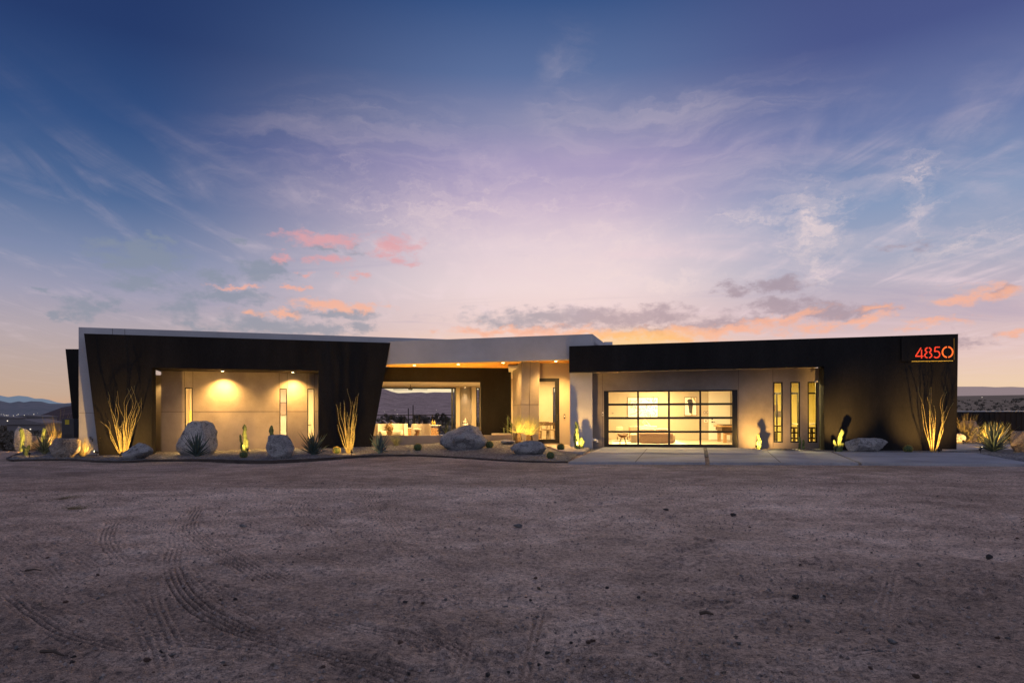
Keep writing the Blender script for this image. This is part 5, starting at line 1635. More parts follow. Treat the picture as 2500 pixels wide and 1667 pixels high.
# hose bib
s_, z_ = L.sz(224, 1073, FT)
t = thing('hose_bib', 'small dark hose tap on the white wall at left', 'tap', L.pt(s_, FT, z_))
MB().tube([L.pt(s_-.03, FT, z_+.04), L.pt(s_-.03, FT-.10, z_+.04), L.pt(s_+.01, FT-.12, z_+.05), L.pt(s_+.05, FT-.12, z_+.03), L.pt(s_+.05, FT-.12, z_-.07)], .018, 8).build('spout', M['metal'], t)
MB().tube([L.pt(s_-.01, FT-.12, z_+.05), L.pt(s_-.01, FT-.12, z_+.10)], .008, 6).tube([L.pt(s_-.05, FT-.12, z_+.105), L.pt(s_+.03, FT-.12, z_+.105)], .012, 6).build('handle', M['metal'], t)
# white vent elbow by the pier
s_, z_ = G.sz(1447, 1073, .62)
t = thing('vent_pipe', 'white plastic elbow pipe on the right side of the white pier', 'pipe', G.pt(s_, .62, z_))
MB().tube([G.pt(s_-.02, .62, z_), G.pt(s_+.10, .60, z_), G.pt(s_+.15, .58, z_-.03), G.pt(s_+.17, .57, z_-.09)], .045, 12).build('elbow', M['pvc'], t, smooth=True)
MB().tube([G.pt(s_-.012, .62, z_), G.pt(s_+.012, .62, z_)], .06, 14).build('flange', M['pvc'], t)
# door bell keypad
s_, z_ = E.sz(1378, 1016)
t = thing('doorbell', 'slim black doorbell with a pale button on the cream entry wall', 'doorbell', E.pt(s_, 0, z_))
MB().box(E, s_-.032, s_+.032, -.03, -.001, z_-.085, z_+.085).build('housing', M['metal'], t)
MB().box(E, s_-.020, s_+.020, -.034, -.031, z_-.03, z_+.045).build('button', M['pvc'], t)
# keypad on the garage door's left side
s_, z_ = G.sz(1474.3, 1010, GD)
t = thing('garage_keypad', 'small pale keypad on the wall left of the garage door', 'keypad', G.pt(s_-.03, GD, z_))
MB().box(G, s_-.07, s_-.012, GD-.03, GD-.001, z_-.07, z_+.07).build('housing', M['ceramic'], t)
MB().box(G, s_-.06, s_-.022, GD-.034, GD-.031, z_-.05, z_+.02).build('keys', M['lampoff'], t)
# security camera
s_, z_ = G.sz(2005, 931, .9)
t = thing('security_camera', 'white security camera on the black jamb beside the slot windows', 'camera', G.pt(s_, .9, z_))
MB().tube([G.pt(g2, .7, z_), G.pt(g2-.07, .7, z_)], .03, 10).build('mount', M['ceramic'], t)
MB().tube([G.pt(g2-.08, .74, z_-.01), G.pt(g2-.09, .62, z_-.04)], .032, 12).build('body', M['ceramic'], t)
MB().tube([G.pt(g2-.0905, .617, z_-.041), G.pt(g2-.091, .61, z_-.042)], .024, 12).build('lens', M['metal'], t)

# ------------------------------------------------------------------ fences
Ff = Wall(at(2325, 1077, 30.2).x, 30.2, -2)
f0, f1 = Ff.s(2325), Ff.s(2325) + 9
fz = Ff.z(2420, 1003)
t = thing('steel_fence', 'dark ribbed steel fence with a pale cap at far right', 'fence', Ff.pt(f0, 0, 0))
mb = MB(); n = int((f1-f0)/.12)
for i in range(n):
    a = f0 + (f1-f0)*i/n; w = (f1-f0)/n
    mb.slab(Ff, [(a, -.3), (a+w*.999, -.3), (a+w*.999, fz-.03), (a, fz-.03)], .0 + (.02 if i % 2 else 0), .05)
mb.build('panel', M['fence'], t)
MB().box(Ff, f0, f1, -.02, .07, fz-.029, fz).build('cap', M['pvc'], t)
# wire terrace fence
Tf = Wall(B.pt(0, 12.5, 0).x, B.pt(0, 12.5, 0).y, 10.0)
t0, t1 = Tf.s(880), Tf.s(1150)
tz1 = Tf.z(1000, 1014)
tzb = -0.5
t = thing('terrace_fence', 'dark metal mesh fence along the back of the terrace', 'fence', Tf.pt(t0, 0, tzb))
for px in (905, 955, 986.5, 1011.5, 1024.5, 1056, 1088.5, 1120):
    s_ = Tf.s(px); MB().box(Tf, s_-.035, s_+.035, 0, .06, tzb, tz1).build('post', M['metal'], t)
MB().box(Tf, t0, t1, .005, .055, tz1+.001, tz1+.045).build('top_rail', M['metal'], t)
mb = MB()
k = t0
while k < t1:
    mb.box(Tf, k, k+.008, .025, .033, tzb+.05, tz1); k += .10
for i in range(9): mb.box(Tf, t0, t1, .034, .040, tzb+.1+.17*i, tzb+.107+.17*i)
mb.build('mesh', M['metal'], t)

# ------------------------------------------------------------------ terrace and living room
def tilt(c, ang): return Matrix.Translation(c) @ Matrix.Rotation(ang, 4, 'Z')
def lounger(px, Y, label):
    p = at(px, 1052, Y); p.z = FZ-.02
    t = thing('sun_lounger', label, 'lounger', p, 'grey sun loungers on the terrace')
    T = tilt(p, R(180))
    mb = MB(); mb.M = T
    mb.prism([(-.9, -.32, .30), (.42, -.32, .30), (.42, .32, .30), (-.9, .32, .30)], (0, 0, .05)); mb.build('seat', M['slingc'], t)
    mb = MB(); mb.M = T
    mb.prism([(.44, -.32, .32), (.44, .32, .32), (1.12, .32, .86), (1.12, -.32, .86)], (-.03, 0, .045)); mb.build('backrest', M['slingc'], t)
    for x in (-.8, .35):
        for y in (-.27, .27):
            mb = MB(); mb.M = T; mb.tube([(x, y, 0), (x, y, .30)], .025, 6); mb.build('leg', M['metal'], t)
lounger(957, 38.6, 'grey lounger behind the flower table, leftmost of three')
lounger(981, 38.4, 'grey lounger on the terrace, middle of three')
lounger(1001, 38.2, 'grey lounger behind the right cream armchair, rightmost of three')

def armchair(px, Y, width, rot, label):
    p = at(px, 1060, Y); p.z = FZ
    t = thing('barrel_armchair', label, 'armchair', p, 'cream boucle barrel armchairs')
    T = tilt(p, R(rot)); k = width/.9
    mb = MB(); mb.M = T; mb.arc((0, 0, 0), .27*k, .45*k, -30, 210, .10, .74, 22); mb.build('backrest', M['boucle'], t, smooth=False)
    mb = MB(); mb.M = T; mb.rbox((0, -.06, .30), (.60*k, .66*k, .24), .07, 4); mb.build('seat', M['boucle'], t, smooth=True)
    mb = MB(); mb.M = T; mb.lathe([(.30*k, .0), (.32*k, .10)], (0, 0, 0), 20); mb.build('plinth', M['dkwood'], t)
    return t
armchair(933, 31.2, .8, 40, 'cream armchair cut off by the black frame, at left')
armchair(974, 31.8, .9, -15, 'cream armchair behind the flower table')
armchair(1028, 30.9, .95, 165, 'cream armchair seen from behind, nearest the log rack')
# side tables
p = at(951, 1063, 30.4); p.z = FZ
t = thing('drum_table', 'small drum side table under the orange flowers', 'side table', p)
MB().lathe([(.10, 0), (.13, .02), (.09, .22), (.15, .40), (.16, .43)], p, 18).build('body', M['wood'], t)
q = p + Vector((0, 0, .43))
t = thing('flower_arrangement', 'round orange dried flower bunch in a bowl on the drum table', 'flowers', q)
MB().lathe([(.05, 0), (.10, .05), (.11, .09)], q, 14).build('bowl', M['wood'], t)
mb = MB(); rg = random.Random(5)
for k in range(160):
    d = Vector((rg.gauss(0, 1), rg.gauss(0, 1), rg.gauss(0, .8))).normalized(); c = q + Vector((0, 0, .17)) + d*rg.uniform(.08, .19)
    s_ = Vector((rg.uniform(-1, 1), rg.uniform(-1, 1), rg.uniform(-1, 1)))*.05
    mb.add([c - s_, c + s_.cross(d), c + s_, c + d*.05], [(0, 1, 2), (0, 2, 3)])
mb.build('blooms', M['inkbeige'], t, fix=False)
p = at(998, 1063, 32.6); p.z = FZ
t = thing('block_table', 'square wooden side table between the two armchairs', 'side table', p)
MB().cube((p.x, p.y, p.z+.25), (.34, .34, .50)).build('block', M['wood'], t)
MB().cube((p.x, p.y, p.z+.515), (.5, .4, .028)).build('top', M['ceramic'], t)
p = at(1018, 1066, 30.0); p.z = FZ
t = thing('driftwood_stool', 'carved driftwood stool before the rear-facing armchair', 'stool', p)
MB().tube([p, p+Vector((.05, 0, .12)), p+Vector((-.04, .02, .24)), p+Vector((.04, 0, .36)), p+Vector((0, 0, .46))], [.13, .08, .11, .08, .14], 12).build('stem', M['wood'], t, smooth=True)
MB().lathe([(.16, .455), (.20, .48), (.19, .53), (.1, .56)], p, 16).build('seat', M['boucle'], t, smooth=True)
# log rack with bottles
p = at(1057.5, 1064, 33.3); p.z = FZ
lw, lh = 30/F*33.3, at(1057, 1037, 33.3).z - FZ
t = thing('log_rack', 'black metal rack stacked with split logs and a stone top', 'log rack', p)
mb = MB()
for x in (-lw/2+.015, lw/2-.015):
    for y in (-.18, .18): mb.cube((p.x+x, p.y+y, p.z+lh/2-.02), (.03, .03, lh-.045))
mb.build('frame', M['metal'], t)
MB().cube((p.x, p.y, p.z+lh-.02), (lw+.08, .46, .04)).build('top', M['ceramic'], t)
rg = random.Random(9); y0 = .08; row = 0
while y0 < lh-.10:
    x = -lw/2 + .09 + (.05 if row % 2 else 0)
    while x < lw/2-.07:
        r = rg.uniform(.045, .058)
        MB().tube([(p.x+x, p.y-.19, p.z+y0), (p.x+x, p.y+.17, p.z+y0)], r, 9).build('log', M['wood'], t)
        x += .115
    y0 += .098; row += 1
for dx, h_, lab in ((-.03, .30, 'taller amber bottle on the log rack'), (.07, .25, 'shorter amber bottle on the log rack')):
    q = p + Vector((dx, 0, lh))
    o = MB().lathe([(.035, 0), (.04, .02), (.04, h_*.55), (.014, h_*.72), (.013, h_*.97), (.017, h_)], q, 14).build('bottle', M['bottle'], loc=q, smooth=True)
    tag(o, lab, 'bottle', 'amber bottles on the log rack')
# fire poker leaning
a, b = at(1058, 1046, 31.5), at(1075, 1066, 31.3)
tag(MB().tube([a, b], .012, 6).build('fire_iron', M['wood'], loc=b), 'thin rod leaning against the front of the log rack', 'fire iron')
# stacked white vase in the niche
q = B.pt((ni[0]+ni[1])/2, BD+.26, ni[2])
t = thing('stacked_vase', 'white tiered vase glowing in the lit wall niche', 'vase', q)
MB().lathe([(.10, 0), (.155, .03), (.165, .10), (.15, .16), (.11, .19)], q, 22).build('base_tier', M['ceramic'], t, smooth=True)
MB().lathe([(.09, .19), (.125, .22), (.125, .28), (.07, .33)], q, 22).build('upper_tier', M['ceramic'], t, smooth=True)
MB().lathe([(.03, .33), (.05, .36), (.02, .42), (.012, .45)], q, 14).build('finial', M['ceramic'], t, smooth=True)
# ceiling fan
q = at(1002, 934, 33.0); q.z = lz
t = thing('ceiling_fan', 'dark ceiling fan with thin blades in the open living room', 'ceiling fan', q)
MB().tube([q, q-Vector((0, 0, .12))], .012, 8).build('rod', M['metal'], t)
MB().lathe([(.11, -.27), (.11, -.20), (.04, -.13), (.03, -.12)], q, 18).build('motor', M['metal'], t)
for k in range(4):
    a = R(8+90*k); d = Vector((math.cos(a), math.sin(a), 0)); s_ = Vector((-d.y, d.x, 0))*.06
    mb = MB(); c = q - Vector((0, 0, .265))
    mb.prism([c+d*.11-s_*.6, c+d*.85-s_, c+d*.85+s_+Vector((0, 0, .02)), c+d*.11+s_*.6], (0, 0, .012)); mb.build('blade', M['metal'], t)

# dining table and chairs seen through the entry door
DY = 31.3
p = at(1336, 1070, DY); p.z = FZ
t = thing('dining_table', 'oak dining table with slab legs seen through the entry door', 'table', p)
MB().rbox((p.x, p.y, p.z+.735), (1.05, .9, .06), .01, 2).build('tabletop', M['wood'], t)
for dx in (-.40, .40):
    MB().cube((p.x+dx, p.y, p.z+.352), (.12, .6, .704)).build('leg', M['wood'], t)
def dining_chair(px, Y, rot, label):
    p = at(px, 1072, Y); p.z = FZ
    t = thing('dining_chair', label, 'dining chair', p, 'dining chairs at the oak table')
    T = tilt(p, R(rot))
    mb = MB(); mb.M = T; mb.rbox((0, 0, .45), (.46, .46, .07), .025, 3); mb.build('seat', M['cushion'], t)
    for x in (-.19, .19):
        for y in (-.19, .19):
            mb = MB(); mb.M = T; mb.tube([(x*1.1, y*1.1, 0), (x, y, .42)], .017, 7); mb.build('leg', M['dkwood'], t)
    mb = MB(); mb.M = T; mb.tube([(-.2, .2, .42), (-.22, .25, .70)], .014, 6); mb.tube([(.2, .2, .42), (.22, .25, .70)], .014, 6); mb.build('back_post', M['dkwood'], t)
    mb = MB(); mb.M = T; mb.arc((0, .05, 0), .24, .32, 20, 160, .66, .80, 12); mb.build('backrest', M['dkwood'], t)
dining_chair(1331, 30.3, 185, 'dark-backed dining chair in front of the oak table')
dining_chair(1346, 30.6, 170, 'cream-seated dining chair at the right of the oak table')
dining_chair(1328, 32.2, 5, 'dining chair on the far side of the oak table')

# ------------------------------------------------------------------ garage lounge
RZ = 0.0
r_a, r_b = G.pt(G.s(1500, 3.2), 3.0, 0), G.pt(G.s(1668, 6), 7.4, 0)
mb = MB(); mb.box(G, G.s(1494, 3.0), G.s(1668, 4.6), 2.6, 7.6, .002, .018)
tag(mb.build('rug', M['rug']), 'large cream rug under the sofa in the garage lounge', 'rug')
def gbox(mb, px0, px1, py0, py1, d, dep, r=.05):
    s0, z1 = G.sz(px0, py0, d); s1, z0 = G.sz(px1, py1, d)
    z0 = max(z0, .05)
    c = G.pt((s0+s1)/2, d+dep/2, (z0+z1)/2)
    b_ = MB(); b_.M = Matrix.Translation(c) @ Matrix.Rotation(G.ang, 4, 'Z')
    b_.rbox((0, 0, 0), (s1-s0, dep, z1-z0), r, 4)
    return mb.add(b_.v, b_.f)
so_ = thing('sectional_sofa', 'long tan sofa seen from behind through the garage door', 'sofa', G.pt(G.s(1600, 4), 4.0, .018))
gbox(MB(), 1561, 1644, 1056.5, 1081.5, 3.6, .22, .04).build('backrest', M['sofa'], so_, smooth=True)
gbox(MB(), 1563, 1640, 1066, 1080, 3.84, .85, .06).build('seat', M['sofa'], so_, smooth=True)
gbox(MB(), 1636, 1649, 1060, 1080, 3.84, .9, .05).build('arm', M['cushion'], so_, smooth=True)
for a, b in ((1562, 1600), (1600, 1632)):
    gbox(MB(), a, b, 1045, 1059, 3.83, .22, .08).build('back_cushion', M['cushion'], so_, smooth=True)
for a in (1565, 1636):
    gbox(MB(), a, a+5, 1080, 1083, 3.65, .1, .01).build('foot', M['dkwood'], so_)
so2 = thing('sofa', 'second tan sofa against the back of the garage lounge, side on', 'sofa', G.pt(G.s(1570, 6), 6.2, .018))
gbox(MB(), 1536, 1604, 1040, 1052, 6.6, .25, .08).build('backrest', M['cushion'], so2, smooth=True)
gbox(MB(), 1536, 1558, 1041, 1072, 5.6, .95, .06).build('arm', M['sofa'], so2, smooth=True)
gbox(MB(), 1556, 1604, 1055, 1073, 5.7, .9, .06).build('seat', M['cushion'], so2, smooth=True)
ot = gbox(MB(), 1539, 1556, 1059, 1081, 3.75, .7, .06).build('ottoman', M['cushion'], loc=G.pt(G.s(1547, 4), 4.0, .02), smooth=True)
tag(ot, 'bright cream cube ottoman at the left end of the sofa', 'ottoman')
ac = thing('lounge_chair', 'pale low-backed chair in the left corner of the garage lounge', 'chair', G.pt(G.s(1512, 6), 6.0, .018))
gbox(MB(), 1504, 1521, 1041, 1056, 6.2, .2, .06).build('backrest', M['cushion'], ac, smooth=True)
gbox(MB(), 1504, 1536, 1053, 1066, 5.5, .7, .06).build('seat', M['cushion'], ac, smooth=True)
for a in (1506, 1531): gbox(MB(), a, a+2.5, 1066, 1074, 5.6, .05, .01).build('leg', M['dkwood'], ac)
# rattan stool
p = G.pt(G.s(1520.5, 2.3), 2.3, 0.018)
t = thing('rattan_stool', 'round rattan bucket chair on thin black legs behind the garage door glass', 'stool', p)
kk = 1.0; top = G.z(1520, 1058, 2.3); rr_ = 13.5/F*p.y
mb = MB()
for k in range(22):
    a = 2*math.pi*k/22
    mb.tube([p+Vector((math.cos(a+.5)*rr_*.35, math.sin(a+.5)*rr_*.35, top-.17)), p+Vector((math.cos(a+.25)*rr_*.75, math.sin(a+.25)*rr_*.75, top-.11)), p+Vector((math.cos(a)*rr_, math.sin(a)*rr_, top-.018))], .007, 5)
for r_, z_ in ((1.0, top-.018), (.75, top-.11), (.35, top-.17)):
    mb.tube([p+Vector((math.cos(2*math.pi*i/24)*rr_*r_, math.sin(2*math.pi*i/24)*rr_*r_, z_)) for i in range(25)], .010, 6)
mb.build('basket', M['rattan'], t)
MB().lathe([(rr_*.4, top-.165), (rr_*.72, top-.10), (rr_*.70, top-.075)], p, 20).build('seat_pad', M['rattan'], t)
for k in range(4):
    a = R(45+90*k); d = Vector((math.cos(a), math.sin(a), 0))
    MB().tube([p+d*rr_*.85, p+d*rr_*.4+Vector((0, 0, top-.17))], .010, 6).build('leg', M['metal'], t)
# arc ornament on the sofa table
p = G.pt(G.s(1577, 6.9), 6.9, .018)
t = thing('console_table', 'slim pale console behind the second sofa', 'console table', p)
ch = G.z(1577, 1039.5, 6.9)
s_ = G.s(1577, 6.9)
MB().box(G, s_-.5, s_+.5, 6.88, 7.18, ch-.04, ch).build('top', M['ceramic'], t)
for a in (-.46, .42): MB().box(G, s_+a, s_+a+.04, 6.90, 7.16, .019, ch-.041).build('leg', M['ceramic'], t)
t = thing('arc_ornament', 'pale arched ornament with small leaves on the console', 'ornament', G.pt(s_, 7.0, ch))
mb = MB()
for k in range(3):
    mb.tube([G.pt(s_-.16+.30*i/10+.04*k, 7.0+.02*k, ch+.29*math.sin(math.pi*(.15+.85*i/10))*(1-.2*k)) for i in range(11)], .012, 6)
mb.build('arch', M['ceramic'], t)
MB().lathe([(.10, 0), (.12, .02), (.04, .05)], G.pt(s_, 7.0, ch), 14).build('foot', M['ceramic'], t)
# paintings
def painting(px0, px1, py0, py1, label, seed, fig):
    s0, z1 = G.sz(px0, py0, BKD-.03); s1, z0 = G.sz(px1, py1, BKD-.03)
    t = thing('framed_painting', label, 'painting', G.pt((s0+s1)/2, BKD-.03, z0))
    d = BKD-.045
    MB().box(G, s0, s1, d, BKD-.003, z0, z1).build('canvas', M['canvas'], t)
    mb = MB(); w = .022
    mb.box(G, s0-w, s0-.001, d-.01, BKD-.003, z0-w, z1+w); mb.box(G, s1+.001, s1+w, d-.01, BKD-.003, z0-w, z1+w)
    mb.box(G, s0, s1, d-.01, BKD-.003, z0-w, z0-.001); mb.box(G, s0, s1, d-.01, BKD-.003, z1+.001, z1+w)
    mb.build('frame', M['dkwood'], t)
    rg = random.Random(seed); mb = MB(); e = d-.004
    if fig:
        sc = (s0+s1)/2; h = z1-z0
        def blob(cs, cz, rs, rz_, n=16): mb.add([G.pt(cs+rs*math.cos(2*math.pi*k/n)*rg.uniform(.85, 1.1), e, cz+rz_*math.sin(2*math.pi*k/n)) for k in range(n)], [tuple(range(n))])
        blob(sc-.02, z0+h*.80, .13, h*.12); 
        mb.add([G.pt(sc-.12, e-.001, z0+h*.72), G.pt(sc-.06, e-.001, z0+h*.12), G.pt(sc+.06, e-.001, z0+h*.08), G.pt(sc+.13, e-.001, z0+h*.72)], [(0, 1, 2, 3)])
        mb.build('dark_shape', M['inkdark'], t, fix=False)
        m2 = MB()
        m2.add([G.pt(s0+.30, e+.002, z0), G.pt(s0+.36, e+.002, z0), G.pt(s0+.33, e+.002, z1), G.pt(s0+.28, e+.002, z1)], [(0, 1, 2, 3)])
        m2.add([G.pt(sc+.10, e+.002, z1-.01), G.pt(s1-.02, e+.002, z1-.25), G.pt(s1-.02, e+.002, z1-.20), G.pt(sc+.22, e+.002, z1-.01)], [(0, 1, 2, 3)])
        m2.build('ochre_stroke', M['inkbeige'], t, fix=False)
    else:
        m2 = MB()
        for k in range(70):
            cs, cz = rg.uniform(s0+.06, s1-.06), rg.uniform(z0+.05, z1-.05)
            a = rg.uniform(0, 3.1); l_ = rg.uniform(.02, .11); w_ = rg.uniform(.004, .014)
            u_, v_ = math.cos(a), math.sin(a)
            (mb if k % 4 == 0 else m2).add([G.pt(cs-u_*l_+v_*w_, e, cz-v_*l_-u_*w_), G.pt(cs+u_*l_+v_*w_, e, cz+v_*l_-u_*w_), G.pt(cs+u_*l_-v_*w_, e, cz+v_*l_+u_*w_), G.pt(cs-u_*l_-v_*w_, e, cz-v_*l_+u_*w_)], [(0, 1, 2, 3)])
        mb.build('dark_fleck', M['inkdark'], t, fix=False); m2.build('ochre_fleck', M['inkbeige'], t, fix=False)
painting(1533, 1606, 971, 1017.5, 'wide pale abstract painting with scattered flecks in the garage', 3, False)
painting(1671.5, 1700, 970.5, 1013, 'narrow painting with one dark upright shape in the garage', 4, True)
for px, py, w_, h_, lab, m in ((1720.2, 1006.6, 4.2, 6.4, 'grey wall switch plate, left one of the pair beside the interior door', 'slingc'), (1726.9, 1006.6, 4.2, 6.4, 'grey wall switch plate, right one of the pair beside the interior door', 'slingc'), (1723.2, 1026.8, 8.6, 6.8, 'white wall plate below the two grey switches', 'ceramic'), (1495.8, 1008.6, 3.4, 2.2, 'tiny dark wall socket left of the wide painting', 'metal')):
    s_, z_ = G.sz(px, py, BKD); k = 32.0/F/2
    t = thing('wall_plate', lab, 'wall plate', G.pt(s_, BKD-.01, z_))
    MB().box(G, s_-w_*k, s_+w_*k, BKD-.018, BKD-.002, z_-h_*k, z_+h_*k).build('plate', M[m], t)
    MB().box(G, s_-w_*k*.4, s_+w_*k*.4, BKD-.024, BKD-.0185, z_-h_*k*.5, z_+h_*k*.5).build('rocker', M['ceramic' if m != 'ceramic' else 'slingc'], t)
# games table at the right
p = G.pt(G.s(1790, 5.2), 5.2, 0)
t = thing('games_table', 'wooden games table cut off by the right garage door frame', 'table', p)
s_ = G.s(1757, 5.2); tz_ = G.z(1770, 1038.5, 5.2)
MB().box(G, s_, s_+1.35, 5.0, 6.9, tz_-.06, tz_).build('tabletop', M['wood'], t)
MB().box(G, s_+.08, s_+1.27, 5.08, 6.82, tz_-.22, tz_-.061).build('apron', M['dkwood'], t)
MB().box(G, s_+.12, s_+1.2, 5.1, 6.8, tz_+.001, tz_+.035).build('playfield', M['metal'], t)
for a in (.14, 1.08):
    for d_ in (5.14, 6.62):
        MB().box(G, s_+a, s_+a+.14, d_, d_+.14, .002, tz_-.221).build('leg', M['wood'], t)
MB().box(G, s_+.281, s_+1.079, 5.17, 5.25, .34, .46).build('stretcher', M['wood'], t)
# study behind the three slot windows: desk, framed glass screen, shelf units
d_ = GD+2.6
t = thing('glass_partition', 'black-framed glass screen in the study behind the slot windows', 'partition', G.pt(G.s(1925, d_), d_, 0))
mb = MB(); zz_ = G.z(1925, 958, d_)
a, b = G.s(1880, d_), G.s(2000, d_)
mb.box(G, a, b, d_, d_+.06, zz_-.07, zz_)
for px in (1897, 1948.5): mb.box(G, G.s(px, d_)-.025, G.s(px, d_)+.025, d_, d_+.06, .002, zz_-.071)
mb.box(G, a, b, d_-.01, d_+.07, .002, .12)
mb.build('frame', M['metal'], t)
d_ = GD+1.3
dz_ = G.z(1945, 1034, d_)
t = thing('study_desk', 'long white-topped desk across the study windows', 'desk', G.pt(G.s(1950, d_), d_, 0))
MB().box(G, G.s(1926, d_), G.s(2004, d_), d_, d_+.55, dz_-.04, dz_).build('top', M['ceramic'], t)
for px in (1927, 2001): MB().box(G, G.s(px, d_), G.s(px, d_)+.04, d_+.03, d_+.5, .002, dz_-.041).build('leg', M['metal'], t)
for px, lab in ((1941, 'dark open shelf unit in the middle slot window'), (1984, 'dark open shelf unit in the right slot window')):
    t = thing('shelf_unit', lab, 'shelf', G.pt(G.s(px, d_+.7), d_+.7, 0), 'dark shelf units in the study')
    e = d_+.60
    zt_ = G.z(px, 1042, e); sa, sb = G.s(px-12.5, e), G.s(px+12.5, e)
    mb = MB()
    for s_ in (sa, (sa+sb)/2-.015, sb-.03): mb.box(G, s_, s_+.03, e, e+.3, .002, zt_-.031)
    mb.build('upright', M['dkwood'], t)
    for f in (.12, .42, .72, 1.0): MB().box(G, sa+.001, sb-.001, e-.012, e+.31, f*zt_-.06, f*zt_).build('shelf', M['dkwood'], t)
d_ = GD+1.0
t = thing('bar_table', 'dark high table with a laptop in the left slot window', 'table', G.pt(G.s(1900, d_), d_, 0))
z1_, z2_ = G.z(1900, 1038, d_), G.z(1900, 1053, d_)
MB().box(G, G.s(1889, d_), G.s(1913, d_), d_, d_+.5, z1_-.05, z1_).build('top', M['dkwood'], t)
MB().box(G, G.s(1890, d_), G.s(1912, d_), d_+.05, d_+.4, z2_-.04, z2_).build('shelf', M['dkwood'], t)
for px in (1891.5, 1909): MB().box(G, G.s(px, d_), G.s(px, d_)+.05, d_+.05, d_+.1, .002, z2_-.041).build('leg', M['dkwood'], t)
d_ = GD+5.9
s0_, z1_ = G.sz(1890, 988, d_); s1_, z0_ = G.sz(1912, 1018, d_)
t = thing('wall_picture', 'brown patchwork picture on the yellow study wall', 'picture', G.pt(s0_, d_, z0_))
MB().box(G, s0_, s0_+(s1_-s0_)*.45, d_+.05, d_+.095, (z0_+z1_)/2, z1_).build('upper_panel', M['sofa'], t)
MB().box(G, s0_+(s1_-s0_)*.15, s1_, d_+.05, d_+.095, z0_, (z0_+z1_)/2-.001).build('lower_panel', M['slingc'], t)

# ------------------------------------------------------------------ rooms behind the left slot windows
d_ = RD+4.5
s0_, z1_ = L.sz(455, 1001.5, d_); s1_, z0_ = L.sz(480, 1070, d_)
t = thing('headboard', 'tall ochre headboard seen in the left slot window', 'headboard', L.pt(s0_, d_, 0))
MB().box(L, s0_-.2, s1_+.4, d_-.1, d_-.002, 0.0, z1_).build('panel', M['headb'], t)
for k in range(3): MB().box(L, s0_-.2+.35*k, s0_-.2+.33+.35*k, d_-.14, d_-.101, 0.1, z1_-.05).build('pad', M['headb'], t)
d_ = RD+3.95
s0_, z1_ = L.sz(684.5, 983.5, d_); s1_, z0_ = L.sz(698.5, 1012, d_)
t = thing('framed_print', 'brown framed print seen in the middle slot window', 'picture', L.pt(s0_, d_, z0_))
MB().box(L, s0_-.05, s1_+.02, d_-.04, d_-.002, z0_, z1_).build('print', M['sofa'], t)
MB().box(L, s0_-.06, s1_+.03, d_-.03, d_-.003, z1_+.002, z1_+.03).build('frame', M['metal'], t)
s0_, z1_ = L.sz(752.5, 957, d_); s1_, z0_ = L.sz(776, 1080, d_)
t = thing('room_door', 'tan inner door seen in the right slot window', 'door', L.pt(s0_, d_, -.05))
MB().box(L, s0_, s1_, d_-.06, d_-.002, -.04, z1_).build('leaf', M['paledoor'], t)
hs_, hz2 = L.sz(753.8, 1037, d_)
MB().box(L, hs_-.02, hs_+.10, d_-.11, d_-.062, hz2-.015, hz2+.015).build('handle', M['metal'], t)

# ------------------------------------------------------------------ stones, sticks and scrub on the lot
def stone_mesh(seed):
    rg = random.Random(seed); bm = bmesh.new(); bmesh.ops.create_icosphere(bm, subdivisions=2, radius=1.0)
    pl_ = [(Vector((rg.gauss(0, 1), rg.gauss(0, 1), rg.gauss(0, 1))).normalized(), rg.uniform(.40, .85)) for _ in range(9)]
    for v in bm.verts:
        d = v.co.normalized(); acc = 1
        for n_, hh in pl_:
            c = d.dot(n_)
            if c > .05: acc += (c/hh)**24
        r = acc**(-1/24)*(1+.12*mnoise.noise(d*2+Vector((seed, 0, 0))))
        v.co = Vector((d.x*r, d.y*r*.8, d.z*r*.6))
    me = bpy.data.meshes.new('stone'); bm.to_mesh(me); bm.free()
    me.polygons.foreach_set('use_smooth', [s % 3 != 0 for s in range(len(me.polygons))])
    me.materials.append(M[['granite', 'granite3', 'stonedark', 'stonered'][seed % 4]])
    return me
M['stonedark'] = granite('dark_stone', (0.07, 0.065, 0.065), (0.15, 0.14, 0.14), 5)
M['stonered'] = granite('red_stone', (0.16, 0.10, 0.08), (0.28, 0.19, 0.15), 6)
stones = [stone_mesh(k) for k in range(8)]
big = [(1190/1.8816*1.0+0, 1285, 8, 0, 'largest pale stone on the left half of the lot'), ]
def stone(px, py, wpx, kind, label, group=None):
    p = atz(px, py, -0.06)
    for _ in range(6):
        p = atz(px, py, gz(p.x, p.y))
    o = bpy.data.objects.new('stone', stones[kind]); COL.objects.link(o)
    r = wpx/F*p.y/2
    o.scale = (r, r, r*random.uniform(.7, 1.1)); o.rotation_euler = (random.uniform(-.2, .2), random.uniform(-.2, .2), random.uniform(0, 6.28))
    o.location = (p.x, p.y, gz(p.x, p.y) + r*.22)
    tag(o, label, 'stone', group)
